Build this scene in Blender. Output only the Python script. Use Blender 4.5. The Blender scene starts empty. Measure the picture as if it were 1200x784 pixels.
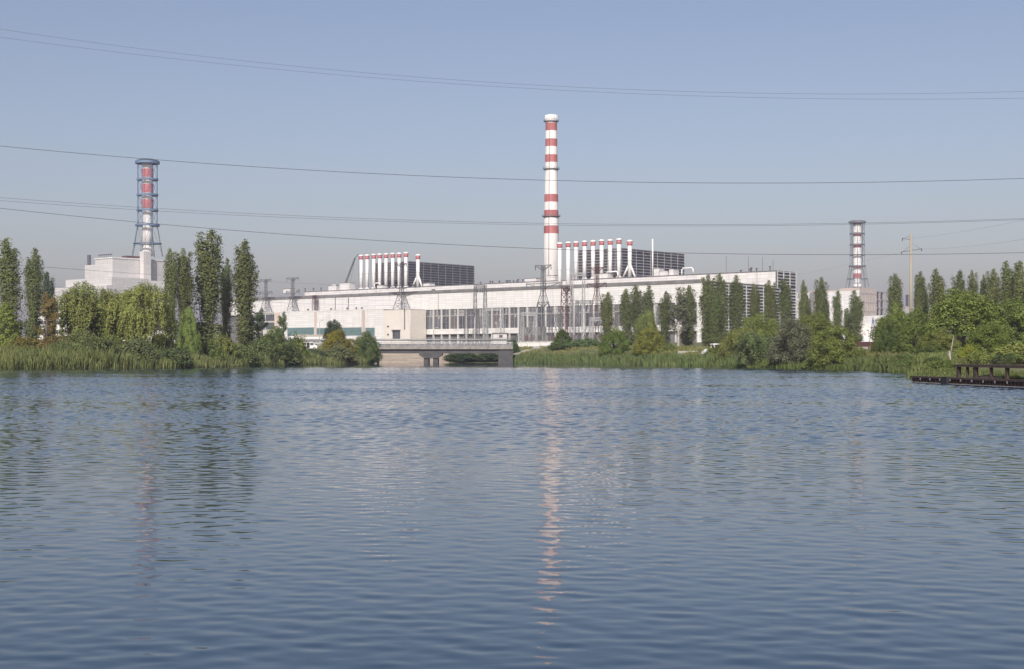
import bpy, math, random
import numpy as np
from mathutils import Vector

random.seed(7)
RNG = np.random.default_rng(7)
SC = bpy.context.scene
COL = SC.collection
PI = math.pi

# ------------------------------------------------------------------ measuring helpers
EYE = 2.5                  # camera height above the water, metres
F = 1650.0                 # focal length in photo pixels
HX, HY = 600.0, 416.0      # principal column and horizon row of the photo


def k_of(px):
    return (px - HX) / F


def z_at(py, D):
    return EYE + (HY - py) * D / F


def lerp_table(tab, x):
    xs = [t[0] for t in tab]
    ys = [t[1] for t in tab]
    return float(np.interp(x, xs, ys))


SHORE = [(-1900, 150), (-700, 205), (-200, 228), (0, 238), (120, 250), (200, 263), (232, 275), (300, 317), (380, 372),
         (425, 398), (436, 412), (437.5, 452), (588, 452), (590, 436), (650, 412), (700, 377), (800, 307),
         (850, 286), (900, 260), (1000, 229), (1062, 195), (1071, 188), (1077, 150), (1081, 131), (1200, 110), (1500, 92), (3100, 70)]
RISE = [(-8, -2.0), (-3, -1.0), (0, 0.0), (2, .3), (6, .8), (12, 1.7), (22, 3.3), (40, 4.8), (70, 5.2), (110, 5.4),
        (180, 6.2), (260, 8.0), (900, 8.0), (3000, 8.0), (8000, 8.0)]
RISE_F = [(-2000, 1.0), (690, 1.0), (860, .8), (1000, .62), (1080, .5), (3200, .5)]


def ground_z(px, D):
    d = D - lerp_table(SHORE, px)
    f = lerp_table(RISE_F, px)
    if d > 110:
        f = f + (1 - f) * min(1, (d - 110) / 250)
    z = lerp_table(RISE, d)
    return z * f if z > 0 else z


def ground_xy(x, y):
    return ground_z(HX + F * x / max(y, 1), y)


# ------------------------------------------------------------------ mesh builder
class MB:
    def __init__(self):
        self.v = []
        self.f = []
        self.m = []

    def quad(self, a, b, c, d, m=0):
        i = len(self.v)
        self.v += [tuple(a), tuple(b), tuple(c), tuple(d)]
        self.f.append((i, i + 1, i + 2, i + 3))
        self.m.append(m)

    def poly(self, pts, m=0):
        i = len(self.v)
        self.v += [tuple(p) for p in pts]
        self.f.append(tuple(range(i, i + len(pts))))
        self.m.append(m)

    def box(self, x0, x1, y0, y1, z0, z1, m=0):
        i = len(self.v)
        self.v += [(x0, y0, z0), (x1, y0, z0), (x1, y1, z0), (x0, y1, z0), (x0, y0, z1), (x1, y0, z1), (x1, y1, z1), (x0, y1, z1)]
        for q in ((0, 3, 2, 1), (4, 5, 6, 7), (0, 1, 5, 4), (1, 2, 6, 5), (2, 3, 7, 6), (3, 0, 4, 7)):
            self.f.append(tuple(i + k for k in q))
            self.m.append(m)

    def bar(self, a, b, r, n=4, m=0, r1=None):
        a = Vector(a)
        b = Vector(b)
        d = (b - a)
        if d.length < 1e-6:
            return
        d.normalize()
        up = Vector((0, 0, 1)) if abs(d.z) < .9 else Vector((1, 0, 0))
        s = d.cross(up).normalized()
        t = s.cross(d).normalized()
        r1 = r if r1 is None else r1
        i = len(self.v)
        for p, rr in ((a, r), (b, r1)):
            for k in range(n):
                w = 2 * PI * (k + .5) / n
                q = p + s * math.cos(w) * rr + t * math.sin(w) * rr
                self.v.append(tuple(q))
        for k in range(n):
            k2 = (k + 1) % n
            self.f.append((i + k, i + k2, i + n + k2, i + n + k))
            self.m.append(m)
        self.f.append(tuple(i + k for k in reversed(range(n))))
        self.m.append(m)
        self.f.append(tuple(i + n + k for k in range(n)))
        self.m.append(m)

    def lathe(self, prof, n=24, cx=0, cy=0, mats=None, caps=True):
        """prof: list of (r, z) bottom to top; mats: material index per segment."""
        i = len(self.v)
        for r, z in prof:
            for k in range(n):
                w = 2 * PI * k / n
                self.v.append((cx + r * math.cos(w), cy + r * math.sin(w), z))
        for j in range(len(prof) - 1):
            for k in range(n):
                k2 = (k + 1) % n
                self.f.append((i + j * n + k, i + j * n + k2, i + (j + 1) * n + k2, i + (j + 1) * n + k))
                self.m.append(mats[j] if mats else 0)
        if caps:
            self.f.append(tuple(i + k for k in reversed(range(n))))
            self.m.append(mats[0] if mats else 0)
            e = i + (len(prof) - 1) * n
            self.f.append(tuple(e + k for k in range(n)))
            self.m.append(mats[-1] if mats else 0)

    def tube(self, pts, rad, n=5, m=0):
        """a smooth tube through points with a radius per point."""
        pts = [Vector(p) for p in pts]
        if not hasattr(rad, '__len__'):
            rad = [rad] * len(pts)
        i = len(self.v)
        for j, p in enumerate(pts):
            d = (pts[min(j + 1, len(pts) - 1)] - pts[max(j - 1, 0)]).normalized()
            up = Vector((0, 0, 1)) if abs(d.z) < .9 else Vector((1, 0, 0))
            s = d.cross(up).normalized()
            t = s.cross(d).normalized()
            for k in range(n):
                w = 2 * PI * k / n
                self.v.append(tuple(p + (s * math.cos(w) + t * math.sin(w)) * rad[j]))
        for j in range(len(pts) - 1):
            for k in range(n):
                k2 = (k + 1) % n
                self.f.append((i + j * n + k, i + j * n + k2, i + (j + 1) * n + k2, i + (j + 1) * n + k))
                self.m.append(m)
        self.f.append(tuple(i + k for k in reversed(range(n))))
        self.m.append(m)
        e = i + (len(pts) - 1) * n
        self.f.append(tuple(e + k for k in range(n)))
        self.m.append(m)

    def lattice(self, z0, z1, w0, w1, levels, r, cx=0, cy=0, m=0, rb=None, horiz=True):
        """square lattice mast with crossed bracing on its four faces."""
        rb = rb or r * .6
        ring = []
        for j in range(levels + 1):
            u = j / levels
            z = z0 + (z1 - z0) * u
            w = w0 + (w1 - w0) * u
            ring.append([(cx - w, cy - w, z), (cx + w, cy - w, z), (cx + w, cy + w, z), (cx - w, cy + w, z)])
        for c in range(4):
            self.bar(ring[0][c], ring[-1][c], r, 4, m)
        for j in range(levels):
            for c in range(4):
                c2 = (c + 1) % 4
                self.bar(ring[j][c], ring[j + 1][c2], rb, 3, m)
                self.bar(ring[j][c2], ring[j + 1][c], rb, 3, m)
                if horiz:
                    self.bar(ring[j + 1][c], ring[j + 1][c2], rb, 3, m)

    def build(self, name, mats, parent=None, smooth=False):
        me = bpy.data.meshes.new(name)
        me.from_pydata(self.v, [], self.f)
        if not isinstance(mats, (list, tuple)):
            mats = [mats]
        for mm in mats:
            me.materials.append(mm)
        if len(mats) > 1:
            me.polygons.foreach_set('material_index', self.m)
        if smooth:
            me.polygons.foreach_set('use_smooth', [True] * len(self.f))
        me.update()
        o = bpy.data.objects.new(name, me)
        COL.objects.link(o)
        o.parent = parent
        return o


def tag(o, label=None, cat=None, group=None, kind=None):
    if label:
        o['label'] = label
    if cat:
        o['category'] = cat
    if group:
        o['group'] = group
    if kind:
        o['kind'] = kind
    return o


def empty(name, loc, rz=0, label=None, cat=None, group=None):
    o = bpy.data.objects.new(name, None)
    o.location = loc
    o.rotation_euler = (0, 0, rz)
    COL.objects.link(o)
    return tag(o, label, cat, group)


# ------------------------------------------------------------------ materials
class NT:
    def __init__(self, name):
        self.mat = bpy.data.materials.new(name)
        self.mat.use_nodes = True
        self.t = self.mat.node_tree
        self.n = self.t.nodes
        self.b = self.n['Principled BSDF']

    def new(self, typ, **kw):
        nd = self.n.new(typ)
        for k, v in kw.items():
            if hasattr(nd, k):
                setattr(nd, k, v)
            else:
                nd.inputs[k].default_value = v
        return nd

    def link(self, a, b):
        self.t.links.new(a, b)

    def math(self, op, a, b=None, clamp=False):
        nd = self.n.new('ShaderNodeMath')
        nd.operation = op
        nd.use_clamp = clamp
        for i, s in enumerate((a, b)):
            if s is None:
                continue
            if hasattr(s, 'is_output'):
                self.link(s, nd.inputs[i])
            else:
                nd.inputs[i].default_value = s
        return nd.outputs[0]

    def mix(self, fac, a, b, mode='MIX'):
        nd = self.n.new('ShaderNodeMix')
        nd.data_type = 'RGBA'
        nd.blend_type = mode
        for s, idx in ((fac, 0), (a, 6), (b, 7)):
            if hasattr(s, 'is_output'):
                self.link(s, nd.inputs[idx])
            elif idx == 0:
                nd.inputs[0].default_value = s
            else:
                nd.inputs[idx].default_value = (*s, 1)
        return nd.outputs[2]

    def ramp(self, fac, a, b):
        nd = self.n.new('ShaderNodeMapRange')
        nd.inputs[1].default_value = a
        nd.inputs[2].default_value = b
        self.link(fac, nd.inputs[0])
        return nd.outputs[0]

    def noise(self, scale, vec=None, detail=4, rough=.55):
        nd = self.new('ShaderNodeTexNoise')
        nd.inputs['Scale'].default_value = scale
        nd.inputs['Detail'].default_value = detail
        nd.inputs['Roughness'].default_value = rough
        if vec is not None:
            self.link(vec, nd.inputs['Vector'])
        return nd.outputs['Fac']

    def coords(self, scale=(1, 1, 1), kind='Object', rot=(0, 0, 0)):
        tc = self.new('ShaderNodeTexCoord')
        mp = self.new('ShaderNodeMapping')
        mp.inputs['Scale'].default_value = scale
        mp.inputs['Rotation'].default_value = rot
        self.link(tc.outputs[kind], mp.inputs[0])
        return mp.outputs[0]

    def done(self, col, rough=.7, **kw):
        if hasattr(col, 'is_output'):
            self.link(col, self.b.inputs['Base Color'])
        else:
            self.b.inputs['Base Color'].default_value = (*col, 1)
        self.b.inputs['Roughness'].default_value = rough
        for k, v in kw.items():
            self.b.inputs[k.replace('_', ' ')].default_value = v
        return self.mat


def m_plain(name, col, rough=.7, var=.18, scale=.6, streak=False, **kw):
    t = NT(name)
    v = t.coords((1, 1, .12) if streak else (1, 1, 1))
    f = t.ramp(t.noise(scale, v), .3, .7)
    lo = tuple(c * (1 - var) for c in col)
    hi = tuple(min(1, c * (1 + var * .4)) for c in col)
    return t.done(t.mix(f, lo, hi), rough, **kw)


def m_panel(name, col, bw, bh, line=.55, var=.1, dirt=(.42, .36, .3), dirt_amt=.35, plane='xz'):
    """cladding panels with joints, each a little different, with rain streaks."""
    t = NT(name)
    tc = t.new('ShaderNodeTexCoord')
    sp = t.new('ShaderNodeSeparateXYZ')
    t.link(tc.outputs['Object'], sp.inputs[0])
    cb = t.new('ShaderNodeCombineXYZ')
    s = t.math('ADD', sp.outputs[0], sp.outputs[1])
    t.link(s, cb.inputs[0])
    t.link(sp.outputs[2], cb.inputs[1])
    br = t.new('ShaderNodeTexBrick')
    br.offset = 0
    br.inputs['Scale'].default_value = 1
    br.inputs['Brick Width'].default_value = bw
    br.inputs['Row Height'].default_value = bh
    br.inputs['Mortar Size'].default_value = .1
    br.inputs['Color1'].default_value = (*col, 1)
    br.inputs['Color2'].default_value = (*[c * (1 - var) for c in col], 1)
    br.inputs['Mortar'].default_value = (*[c * line for c in col], 1)
    t.link(cb.outputs[0], br.inputs['Vector'])
    v = t.coords((.5, .5, .04))
    f = t.ramp(t.noise(1.0, v, 5), .5, .78)
    f2 = t.ramp(t.noise(.03, t.coords(), 3), .35, .7)
    f = t.math('MULTIPLY', t.math('MULTIPLY', f, f2), dirt_amt)
    return t.done(t.mix(f, br.outputs[0], dirt), .75)


def m_leaf(name):
    """foliage: the tree's own colour (object colour), leaf by leaf and clump by clump variation, some light let through."""
    t = NT(name)
    oi = t.new('ShaderNodeObjectInfo')
    gi = t.new('ShaderNodeNewGeometry')
    hv = t.new('ShaderNodeHueSaturation')
    t.link(oi.outputs['Color'], hv.inputs['Color'])
    r = gi.outputs['Random Per Island']
    v = t.coords((1, 1, .7))
    n = t.noise(.55, v, 2)
    val = t.math('ADD', t.math('MULTIPLY', r, .75), t.math('MULTIPLY', t.ramp(n, .3, .7), .45))
    t.link(t.math('ADD', val, .6), hv.inputs['Value'])
    r2 = t.math('FRACT', t.math('MULTIPLY', r, 17.3))
    t.link(t.math('ADD', t.math('MULTIPLY', r2, .05), .468), hv.inputs['Hue'])
    t.link(hv.outputs[0], t.b.inputs['Base Color'])
    t.b.inputs['Roughness'].default_value = .6
    t.b.inputs['Specular IOR Level'].default_value = .25
    tr = t.new('ShaderNodeBsdfTranslucent')
    t.link(hv.outputs[0], tr.inputs['Color'])
    ms = t.new('ShaderNodeMixShader')
    ms.inputs[0].default_value = .36
    t.link(t.b.outputs[0], ms.inputs[1])
    t.link(tr.outputs[0], ms.inputs[2])
    t.link(ms.outputs[0], t.n['Material Output'].inputs['Surface'])
    return t.mat


def m_window(name, col=(.1, .11, .12), rough=.25):
    t = NT(name)
    oi = t.new('ShaderNodeObjectInfo')
    c = t.mix(1, col, oi.outputs['Color'], 'MULTIPLY')
    v = t.coords((.6, .6, .5))
    f = t.ramp(t.noise(.9, v, 3), .35, .75)
    return t.done(t.mix(f, c, t.mix(.22, c, (.42, .4, .38))), rough)


def m_ground():
    t = NT('grass_ground')
    v = t.coords()
    a = t.ramp(t.noise(.06, v, 5), .35, .65)
    b = t.ramp(t.noise(.9, v, 4), .3, .7)
    c = t.mix(a, (.11, .135, .042), (.2, .185, .08))
    c = t.mix(t.math('MULTIPLY', b, .5), c, (.05, .075, .022))
    return t.done(c, .95)


M = {}
M['white_panel'] = m_panel('white_cladding', (.78, .77, .75), 6.0, 1.15, .76, .12, dirt=(.4, .34, .28), dirt_amt=.85)
M['white_wall'] = m_panel('white_wall_panels', (.77, .755, .73), 6.0, 1.8, .7, .14, dirt=(.4, .33, .26), dirt_amt=.9)
M['grey_panel'] = m_panel('grey_white_panels', (.6, .59, .57), 6.0, 1.3, .72, .1, dirt_amt=.5)
M['beige_panel'] = m_panel('beige_panels', (.56, .48, .4), 3.0, 1.6, .7, .2, dirt=(.3, .25, .22), dirt_amt=.7)
M['stained_wall'] = m_panel('stained_wall_panels', (.62, .6, .57), 3.0, 2.4, .8, .12, dirt=(.22, .17, .14), dirt_amt=1.0)
M['beige_block'] = m_panel('beige_stone_facing', (.75, .7, .63), 1.6, .9, .88, .06, dirt_amt=.2)
M['white_paint'] = m_plain('white_paint', (.8, .79, .76), .55, .06, .4, True)
M['chimney_white'] = m_plain('chimney_white', (.86, .835, .79), .6, .16, .35, True)
M['red_paint'] = m_plain('chimney_red', (.46, .15, .13), .6, .35, .5, True)
M['pink_paint'] = m_plain('faded_red_paint', (.5, .16, .16), .6, .3, .8)
M['dark_red'] = m_plain('dark_red_paint', (.3, .07, .06), .6, .3, .8)
M['concrete'] = m_plain('concrete', (.36, .34, .31), .85, .25, .5)
M['pale_concrete'] = m_plain('pale_concrete', (.5, .47, .42), .85, .25, .3)
M['dark_concrete'] = m_plain('dark_concrete', (.17, .165, .16), .85, .3, .4)
M['window_frame'] = m_plain('grey_window_frame', (.38, .37, .36), .7, .3, .4)
M['pilaster'] = m_plain('pilaster_concrete', (.6, .58, .55), .8, .25, .4, True)
M['pink_pilaster'] = m_plain('pinkish_pilaster', (.6, .5, .43), .8, .15, .4, True)
M['fascia'] = m_plain('grey_fascia', (.2, .195, .19), .7, .3, .3)
M['roofing'] = m_plain('roofing_felt', (.16, .155, .15), .9, .25, .2)
M['pipe_grey'] = m_plain('grey_pipe_paint', (.34, .35, .34), .6, .25, .4)
M['weathered'] = m_plain('weathered_concrete', (.29, .275, .24), .85, .35, .6)
M['pier_dark'] = m_plain('shade_dark_concrete', (.085, .085, .085), .8, .3, .5)  # concrete coloured dark to carry the shade under the bridge
M['metal'] = m_plain('galvanised_metal', (.2, .205, .215), .5, .3, .3, False, Metallic=.3)
M['dark_metal'] = m_plain('dark_steel', (.1, .1, .11), .5, .3, .3)
M['blue_metal'] = m_plain('blue_painted_steel', (.13, .2, .31), .5, .3, .2)
M['greygreen_metal'] = m_plain('grey_painted_steel', (.15, .18, .185), .5, .3, .2)
M['redbrown_metal'] = m_plain('red_oxide_steel', (.13, .065, .06), .6, .3, .3)
M['light_metal'] = m_plain('light_grey_paint', (.45, .46, .46), .5, .2, .3)
M['rust'] = m_plain('rusty_steel', (.078, .05, .04), .85, .5, 1.6)
M['louvre_dark'] = m_plain('louvre_backing', (.045, .043, .045), .6, .4, .25)
M['louvre_brown'] = m_plain('brown_louvre_backing', (.07, .055, .05), .6, .4, .3)
M['slat_light'] = m_plain('light_slats', (.58, .58, .585), .6, .15, .4)
M['slat_mid'] = m_plain('mid_grey_slats', (.37, .37, .375), .6, .25, .4)
M['slat_grey'] = m_plain('grey_slats', (.22, .22, .225), .6, .25, .4)
M['window'] = m_window('window_glass', (.062, .068, .075))
M['teal'] = m_window('teal_glass', (.11, .2, .2), .3)
M['black'] = m_plain('black_opening', (.02, .02, .022), .6, .3, .5)
M['sign_blue'] = m_plain('blue_paint', (.06, .12, .3), .6, .2, .5)
M['sign_red'] = m_plain('faded_red_panel', (.4, .12, .1), .6, .2, .5)
M['sign_yellow'] = m_plain('ochre_panel', (.5, .36, .15), .6, .2, .5)
M['asphalt'] = m_plain('asphalt', (.07, .07, .07), .9, .2, .3)
M['wire'] = m_plain('dark_cable', (.06, .06, .065), .5, .1, 1)
M['wire_light'] = m_plain('bare_aluminium_cable', (.3, .3, .31), .45, .1, 1)
M['bark'] = m_plain('bark', (.14, .115, .09), .9, .35, 1.5)
M['pale_bark'] = m_plain('pale_bark', (.42, .39, .35), .9, .3, 1.2)
M['pole_wood'] = m_plain('pale_pole', (.38, .345, .27), .85, .2, .6, True)
M['leaf'] = m_leaf('foliage')
M['reed'] = m_leaf('reed_blades')
M['ground'] = m_ground()
M['car_white'] = m_plain('white_car_paint', (.75, .75, .75), .3, .04, .5)
M['tyre'] = m_plain('tyre_rubber', (.02, .02, .02), .8, .1, 2)


def m_water():
    t = NT('lake_water')
    nz = t.new('ShaderNodeTexNoise')
    nz.inputs['Scale'].default_value = 7
    nz.inputs['Detail'].default_value = 2
    t.link(t.coords((.5, 1, 1)), nz.inputs['Vector'])
    bp = t.new('ShaderNodeBump')
    bp.inputs['Strength'].default_value = 1
    bp.inputs['Distance'].default_value = .0014
    t.link(nz.outputs['Fac'], bp.inputs['Height'])
    t.link(bp.outputs[0], t.b.inputs['Normal'])
    return t.done((.012, .038, .066), .055, IOR=1.333)


M['water'] = m_water()

# ------------------------------------------------------------------ ground, water
def build_ground():
    pxs = sorted(set([round(-1850 + 50 * i, 1) for i in range(0, 38)] + [50 + 12 * i for i in range(0, 98)] +
                     [436, 437.5, 588, 590, 1062, 1071, 1077, 1081] + [1230 + 60 * i for i in range(0, 31)]))
    offs = [-8, -3, 0, 2, 4, 7, 11, 16, 22, 30, 40, 55, 75, 100, 130, 170, 220, 270, 340, 450, 600, 900, 1400, 2300, 3400]
    v = []
    for o in offs:
        for px in pxs:
            D = lerp_table(SHORE, px) + o
            z = ground_z(px, D)
            if o > 3:
                z += RNG.normal(0, .12) * min(1, o / 30)
            v.append((k_of(px) * D, D, z))
    n = len(pxs)
    f = []
    for j in range(len(offs) - 1):
        for i in range(n - 1):
            a = j * n + i
            f.append((a, a + 1, a + n + 1, a + n))
    me = bpy.data.meshes.new('ground')
    me.from_pydata(v, [], f)
    me.materials.append(M['ground'])
    me.polygons.foreach_set('use_smooth', [True] * len(f))
    o = bpy.data.objects.new('ground', me)
    COL.objects.link(o)
    tag(o, kind='structure')


build_ground()


def build_water():
    # a sheet of real ripples over the open lake, finer rows near the near shore, joined to a calm sheet all round
    rg = np.random.default_rng(3)
    rows = [4.0]
    while rows[-1] < 470:
        d = rows[-1]
        rows.append(d + (.0005 * d + .04 if d < 260 else .17 + (d - 260) * .006))
    Y = np.array(rows)
    nx = 520
    U = np.linspace(-1, 1, nx)
    half = .47 * Y + 5
    X = half[:, None] * U[None, :]
    YY = np.broadcast_to(Y[:, None], X.shape)
    Z = np.zeros(X.shape, np.float32)
    Xf, Yf = X.astype(np.float32), YY.astype(np.float32)
    # slow swings of the wind: rougher and calmer streaks
    gust = 1 + .35 * np.sin(Xf * .021 + Yf * .055 + 1) * np.sin(Xf * .013 - Yf * .09 + 2.2) + .2 * np.sin(Yf * .31 + Xf * .05) * np.sin(Xf * .11)
    n = 130
    lam = np.exp(rg.uniform(math.log(.15), math.log(1.3), n))
    wgt = np.exp(-(np.log(lam / .38) / .65) ** 2)
    wgt *= WAVE_SLOPE * math.sqrt(2) / np.sqrt((wgt ** 2).sum())
    dirs = np.where(rg.random(n) < .65, math.radians(55), math.radians(116)) + rg.normal(0, math.radians(24), n)
    ph = rg.uniform(0, 2 * PI, n)
    dy = np.where(Y < 260, .0005 * Y + .04, .17 + (Y - 260) * .006)
    far = np.clip((Y - 18) / 75, 0, 1)
    for l, w_, a, p in zip(lam, wgt, dirs, ph):
        k = 2 * PI / l
        # the finest ripples fade where the sheet is too coarse for them, the longer ones carry their slope there
        g_ = np.exp(-(2.6 * dy / l) ** 2) * (1 + FAR_GAIN * far * np.clip((l - .35) / .4, 0, 1))
        Z += (w_ / k * g_).astype(np.float32)[:, None] * np.sin(np.float32(k * math.cos(a)) * Xf + np.float32(k * math.sin(a)) * Yf + np.float32(p))
    edge = np.clip((1 - np.abs(U)) * 25, 0, 1)[None, :] * np.clip((Y - 4) / 1.5, 0, 1)[:, None] * np.clip((470 - Y) / 30, 0, 1)[:, None]
    Z *= (gust * edge).astype(np.float32)
    ny = len(Y)
    V = np.stack([Xf, Yf, Z], 2).reshape(-1, 3)
    idx = np.arange(ny * nx, dtype=np.int32).reshape(ny, nx)
    Q = np.stack([idx[:-1, :-1], idx[:-1, 1:], idx[1:, 1:], idx[1:, :-1]], 2).reshape(-1, 4)
    # calm surroundings butted against the rippled sheet's border
    b = len(V)
    c = [idx[0, 0], idx[0, -1], idx[-1, -1], idx[-1, 0]]
    V = np.concatenate([V, np.array([(-5600, -120, 0), (5600, -120, 0), (5600, 3900, 0), (-5600, 3900, 0)], np.float32)])
    nq = len(Q)
    loops = np.concatenate([Q.ravel(), np.array([b, b + 1, c[1], c[0], b + 1, b + 2, c[2], c[1], b + 2, b + 3, c[3], c[2], b + 3, b, c[0], c[3]], np.int32)])
    me = bpy.data.meshes.new('water')
    me.vertices.add(len(V)); me.vertices.foreach_set('co', V.ravel())
    me.loops.add(len(loops)); me.loops.foreach_set('vertex_index', loops)
    me.polygons.add(nq + 4)
    me.polygons.foreach_set('loop_start', np.arange(0, (nq + 4) * 4, 4, dtype=np.int32))
    me.polygons.foreach_set('loop_total', np.full(nq + 4, 4, dtype=np.int32))
    me.polygons.foreach_set('use_smooth', [True] * (nq + 4))
    me.materials.append(M['water'])
    me.update(calc_edges=True)
    o = bpy.data.objects.new('water', me)
    COL.objects.link(o)
    tag(o, kind='structure')


WAVE_SLOPE = .021
FAR_GAIN = 19.0
build_water()

# ------------------------------------------------------------------ the plant: frame of the long hall
O = (87.0, 640.0)
TH = math.atan2(-.657, .754)
UX, UY = math.cos(TH), math.sin(TH)
BX, BY = -math.sin(TH), math.cos(TH)
G = 8.0


def lx(px, n):
    k = k_of(px)
    return (k * (O[1] + n * BY) - O[0] - n * BX) / (UX - k * UY)


def dep(px, n):
    return O[1] + lx(px, n) * UY + n * BY


def lz(py, px, n):
    return z_at(py, dep(px, n)) - G


def world(x, n):
    return (O[0] + x * UX + n * BX, O[1] + x * UY + n * BY)


def louvres(root, nm, x0, x1, y0, y1, z0, z1, axis, back, slat, dz, sh, step, pw, face):
    """louvred face: dark backing, light slats and posts. axis 'y': face at x1 looking +x; axis 'x': face at y0 looking -y."""
    b, s = MB(), MB()
    if axis == 'y':
        b.box(x1 - .6, x1, y0, y1, z0, z1)
        z = z0 + dz
        while z < z1 - .2:
            s.box(x1 + .003, x1 + .25, y0, y1, z, z + sh)
            z += dz
        y = y0
        p = MB()
        while y < y1 + .1:
            p.box(x1 + .27, x1 + .5, y - pw / 2, y + pw / 2, z0, z1)
            y += step
    else:
        b.box(x0, x1, y0, y0 + .6, z0, z1)
        z = z0 + dz
        while z < z1 - .2:
            s.box(x0, x1, y0 - .25, y0 - .003, z, z + sh)
            z += dz
        x = x0
        p = MB()
        while x < x1 + .1:
            p.box(x - pw / 2, x + pw / 2, y0 - .5, y0 - .27, z0, z1)
            x += step
    b.build('louvre_wall', back, root)
    i = len(s.v)
    s.v += p.v
    s.f += [tuple(q + i for q in f) for f in p.f]
    s.m += p.m
    s.build('louvre_slats', slat, root)


def build_hall():
    r = empty('turbine_hall', (O[0], O[1], G), TH,
              'very long white turbine hall with a row of tall windows and louvred end wall', 'power station')
    L = -348.0
    xw = lx(481, 0)
    # upper white wall
    m = MB(); m.box(L, 0, 0, .6, 26.7 - G, 35.4 - G); m.build('upper_wall', M['white_panel'], r)
    m = MB(); m.box(L, .3, -.35, .6, 35.4 - G, 37.0 - G); m.build('roof_fascia', M['fascia'], r)
    m = MB(); m.box(L, -.7, .61, 64.9, 35.6 - G, 36.4 - G); m.build('roof', M['roofing'], r)
    # backing wall behind the windows
    m = MB(); m.box(L, -.02, 1.2, 1.8, 0, 26.69 - G); m.build('inner_wall', M['dark_concrete'], r)
    bay = 6.0
    nb = int((0 - xw) / bay)
    x = -3.2
    i = 0
    while x - bay > xw:
        xa, xb = x - bay + .42, x - .42
        m = MB()
        z0, z1 = 16.4 - G, 26.65 - G
        m.box(xa, xb, .55, .7, z0, z1, 0)
        for q in range(1, 4):
            xx = xa + (xb - xa) * q / 4
            w_ = .13 if q == 2 else .07
            m.box(xx - w_, xx + w_, .46, .548, z0, z1, 2 if q == 2 else 1)
        for q in range(1, 6):
            zz = z0 + (z1 - z0) * q / 6
            w_ = .28 if q == 4 else .09
            m.box(xa, xb, .4, .458, zz - w_, zz + w_, 2 if q == 4 else 1)
        for q in range(4):      # some panes of the top lights are blind or replaced
            if random.random() < .55:
                pa = xa + (xb - xa) * q / 4
                m.box(pa + .1, pa + (xb - xa) / 4 - .1, .52, .547, z0 + (z1 - z0) * .70, z1 - .1, random.choice((1, 2)))
            if random.random() < .12:
                pa = xa + (xb - xa) * q / 4
                k_ = random.randint(0, 3)
                m.box(pa + .1, pa + (xb - xa) / 4 - .1, .52, .547, z0 + (z1 - z0) * k_ / 6 + .1, z0 + (z1 - z0) * (k_ + 1) / 6 - .1, random.choice((1, 2)))
        o = m.build('window', [M['window'], M['metal'], M['window_frame']], r)
        c = random.choice([(1, 1, 1), (1.6, 1.5, 1.45), (3.2, 3.0, 2.8), (.7, .72, .75), (1.3, 1.4, 1.5), (2.4, 1.8, 1.6), (2.2, 2.2, 2.2)])
        o.color = (*[cc for cc in c], 1)
        x -= bay
        i += 1
    # pilasters between the windows
    x = -3.2
    while x > xw:
        m = MB(); m.box(x - .4, x + .4, -.1, .9, 0, 26.65 - G); m.build('pilaster', M['pilaster'], r)
        x -= bay
    # white band under the windows, broken by a dark screen
    for a, b_ in ((482, 609), (641, 824)):
        m = MB(); m.box(lx(a, 0), min(-.6, lx(b_, 0)), -.45, -.12, 13.5 - G, 16.3 - G); m.build('white_band', M['white_wall'], r)
    m = MB(); m.box(lx(609, 0) + .2, lx(641, 0) - .2, -.9, -.5, 0, 16.5 - G)
    for q in range(9):
        xx = lx(609, 0) + .4 + q * 2.2
        m.box(xx, xx + .2, -1.1, -.92, 0, 16.4 - G, 1)
    m.build('dark_screen', [M['dark_concrete'], M['concrete']], r)
    # corner pier and louvred end wall
    m = MB(); m.box(-3.1, .25, -.2, .55, 0, 26.69 - G); m.build('corner_pier', M['white_panel'], r)
    m = MB(); m.box(-3, .3, .62, 5.2, 0, 35.38 - G); m.build('corner_wall', M['white_panel'], r)
    louvres(r, 'end', -3, 0, 5.3, 83, 0, 35.5 - G, 'y', M['louvre_dark'], M['slat_light'], 1.5, .5, 7.75, .6, 1)
    louvres(r, 'end_top', -3, 0, 64.7, 83, 35.6 - G, 43.6 - G, 'y', M['louvre_dark'], M['slat_light'], 1.5, .4, 6.1, .6, 1)
    # deaerator storey: the white strip above the roof
    m = MB(); m.box(L - 4, -.7, 65, 65.6, 36.45 - G, 43.5 - G); m.build('upper_storey_wall', M['white_wall'], r)
    m = MB(); m.box(L - 4, -.65, 64.8, 83, 43.5 - G, 43.9 - G); m.build('upper_roof', M['roofing'], r)
    m = MB(); m.box(L - 4, -.7, 82.4, 83, 0, 43.49 - G); m.build('rear_wall', M['grey_panel'], r)
    m = MB(); m.box(L - .6, L - .01, 0, 82.3, 0, 35.3 - G); m.build('end_wall', M['grey_panel'], r)
    # roof clutter of the upper roof: black mushroom vents, white boxes, bent ducts
    zr = 43.9 - G
    for px in (352, 357, 369, 378, 540, 548, 556, 563, 576, 579, 586, 592.5, 595, 598, 603, 605, 608.5, 611, 867, 879, 881, 886, 903):
        xx = lx(px, 74)
        h = random.uniform(1.6, 2.9)
        m = MB()
        m.lathe([(.28, zr), (.28, zr + h - .5), (.62, zr + h - .45), (.62, zr + h - .1), (.2, zr + h)], 10, xx, 74 + random.uniform(-1.5, 1.5))
        m.build('roof_vent', M['dark_metal'], r)
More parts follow.
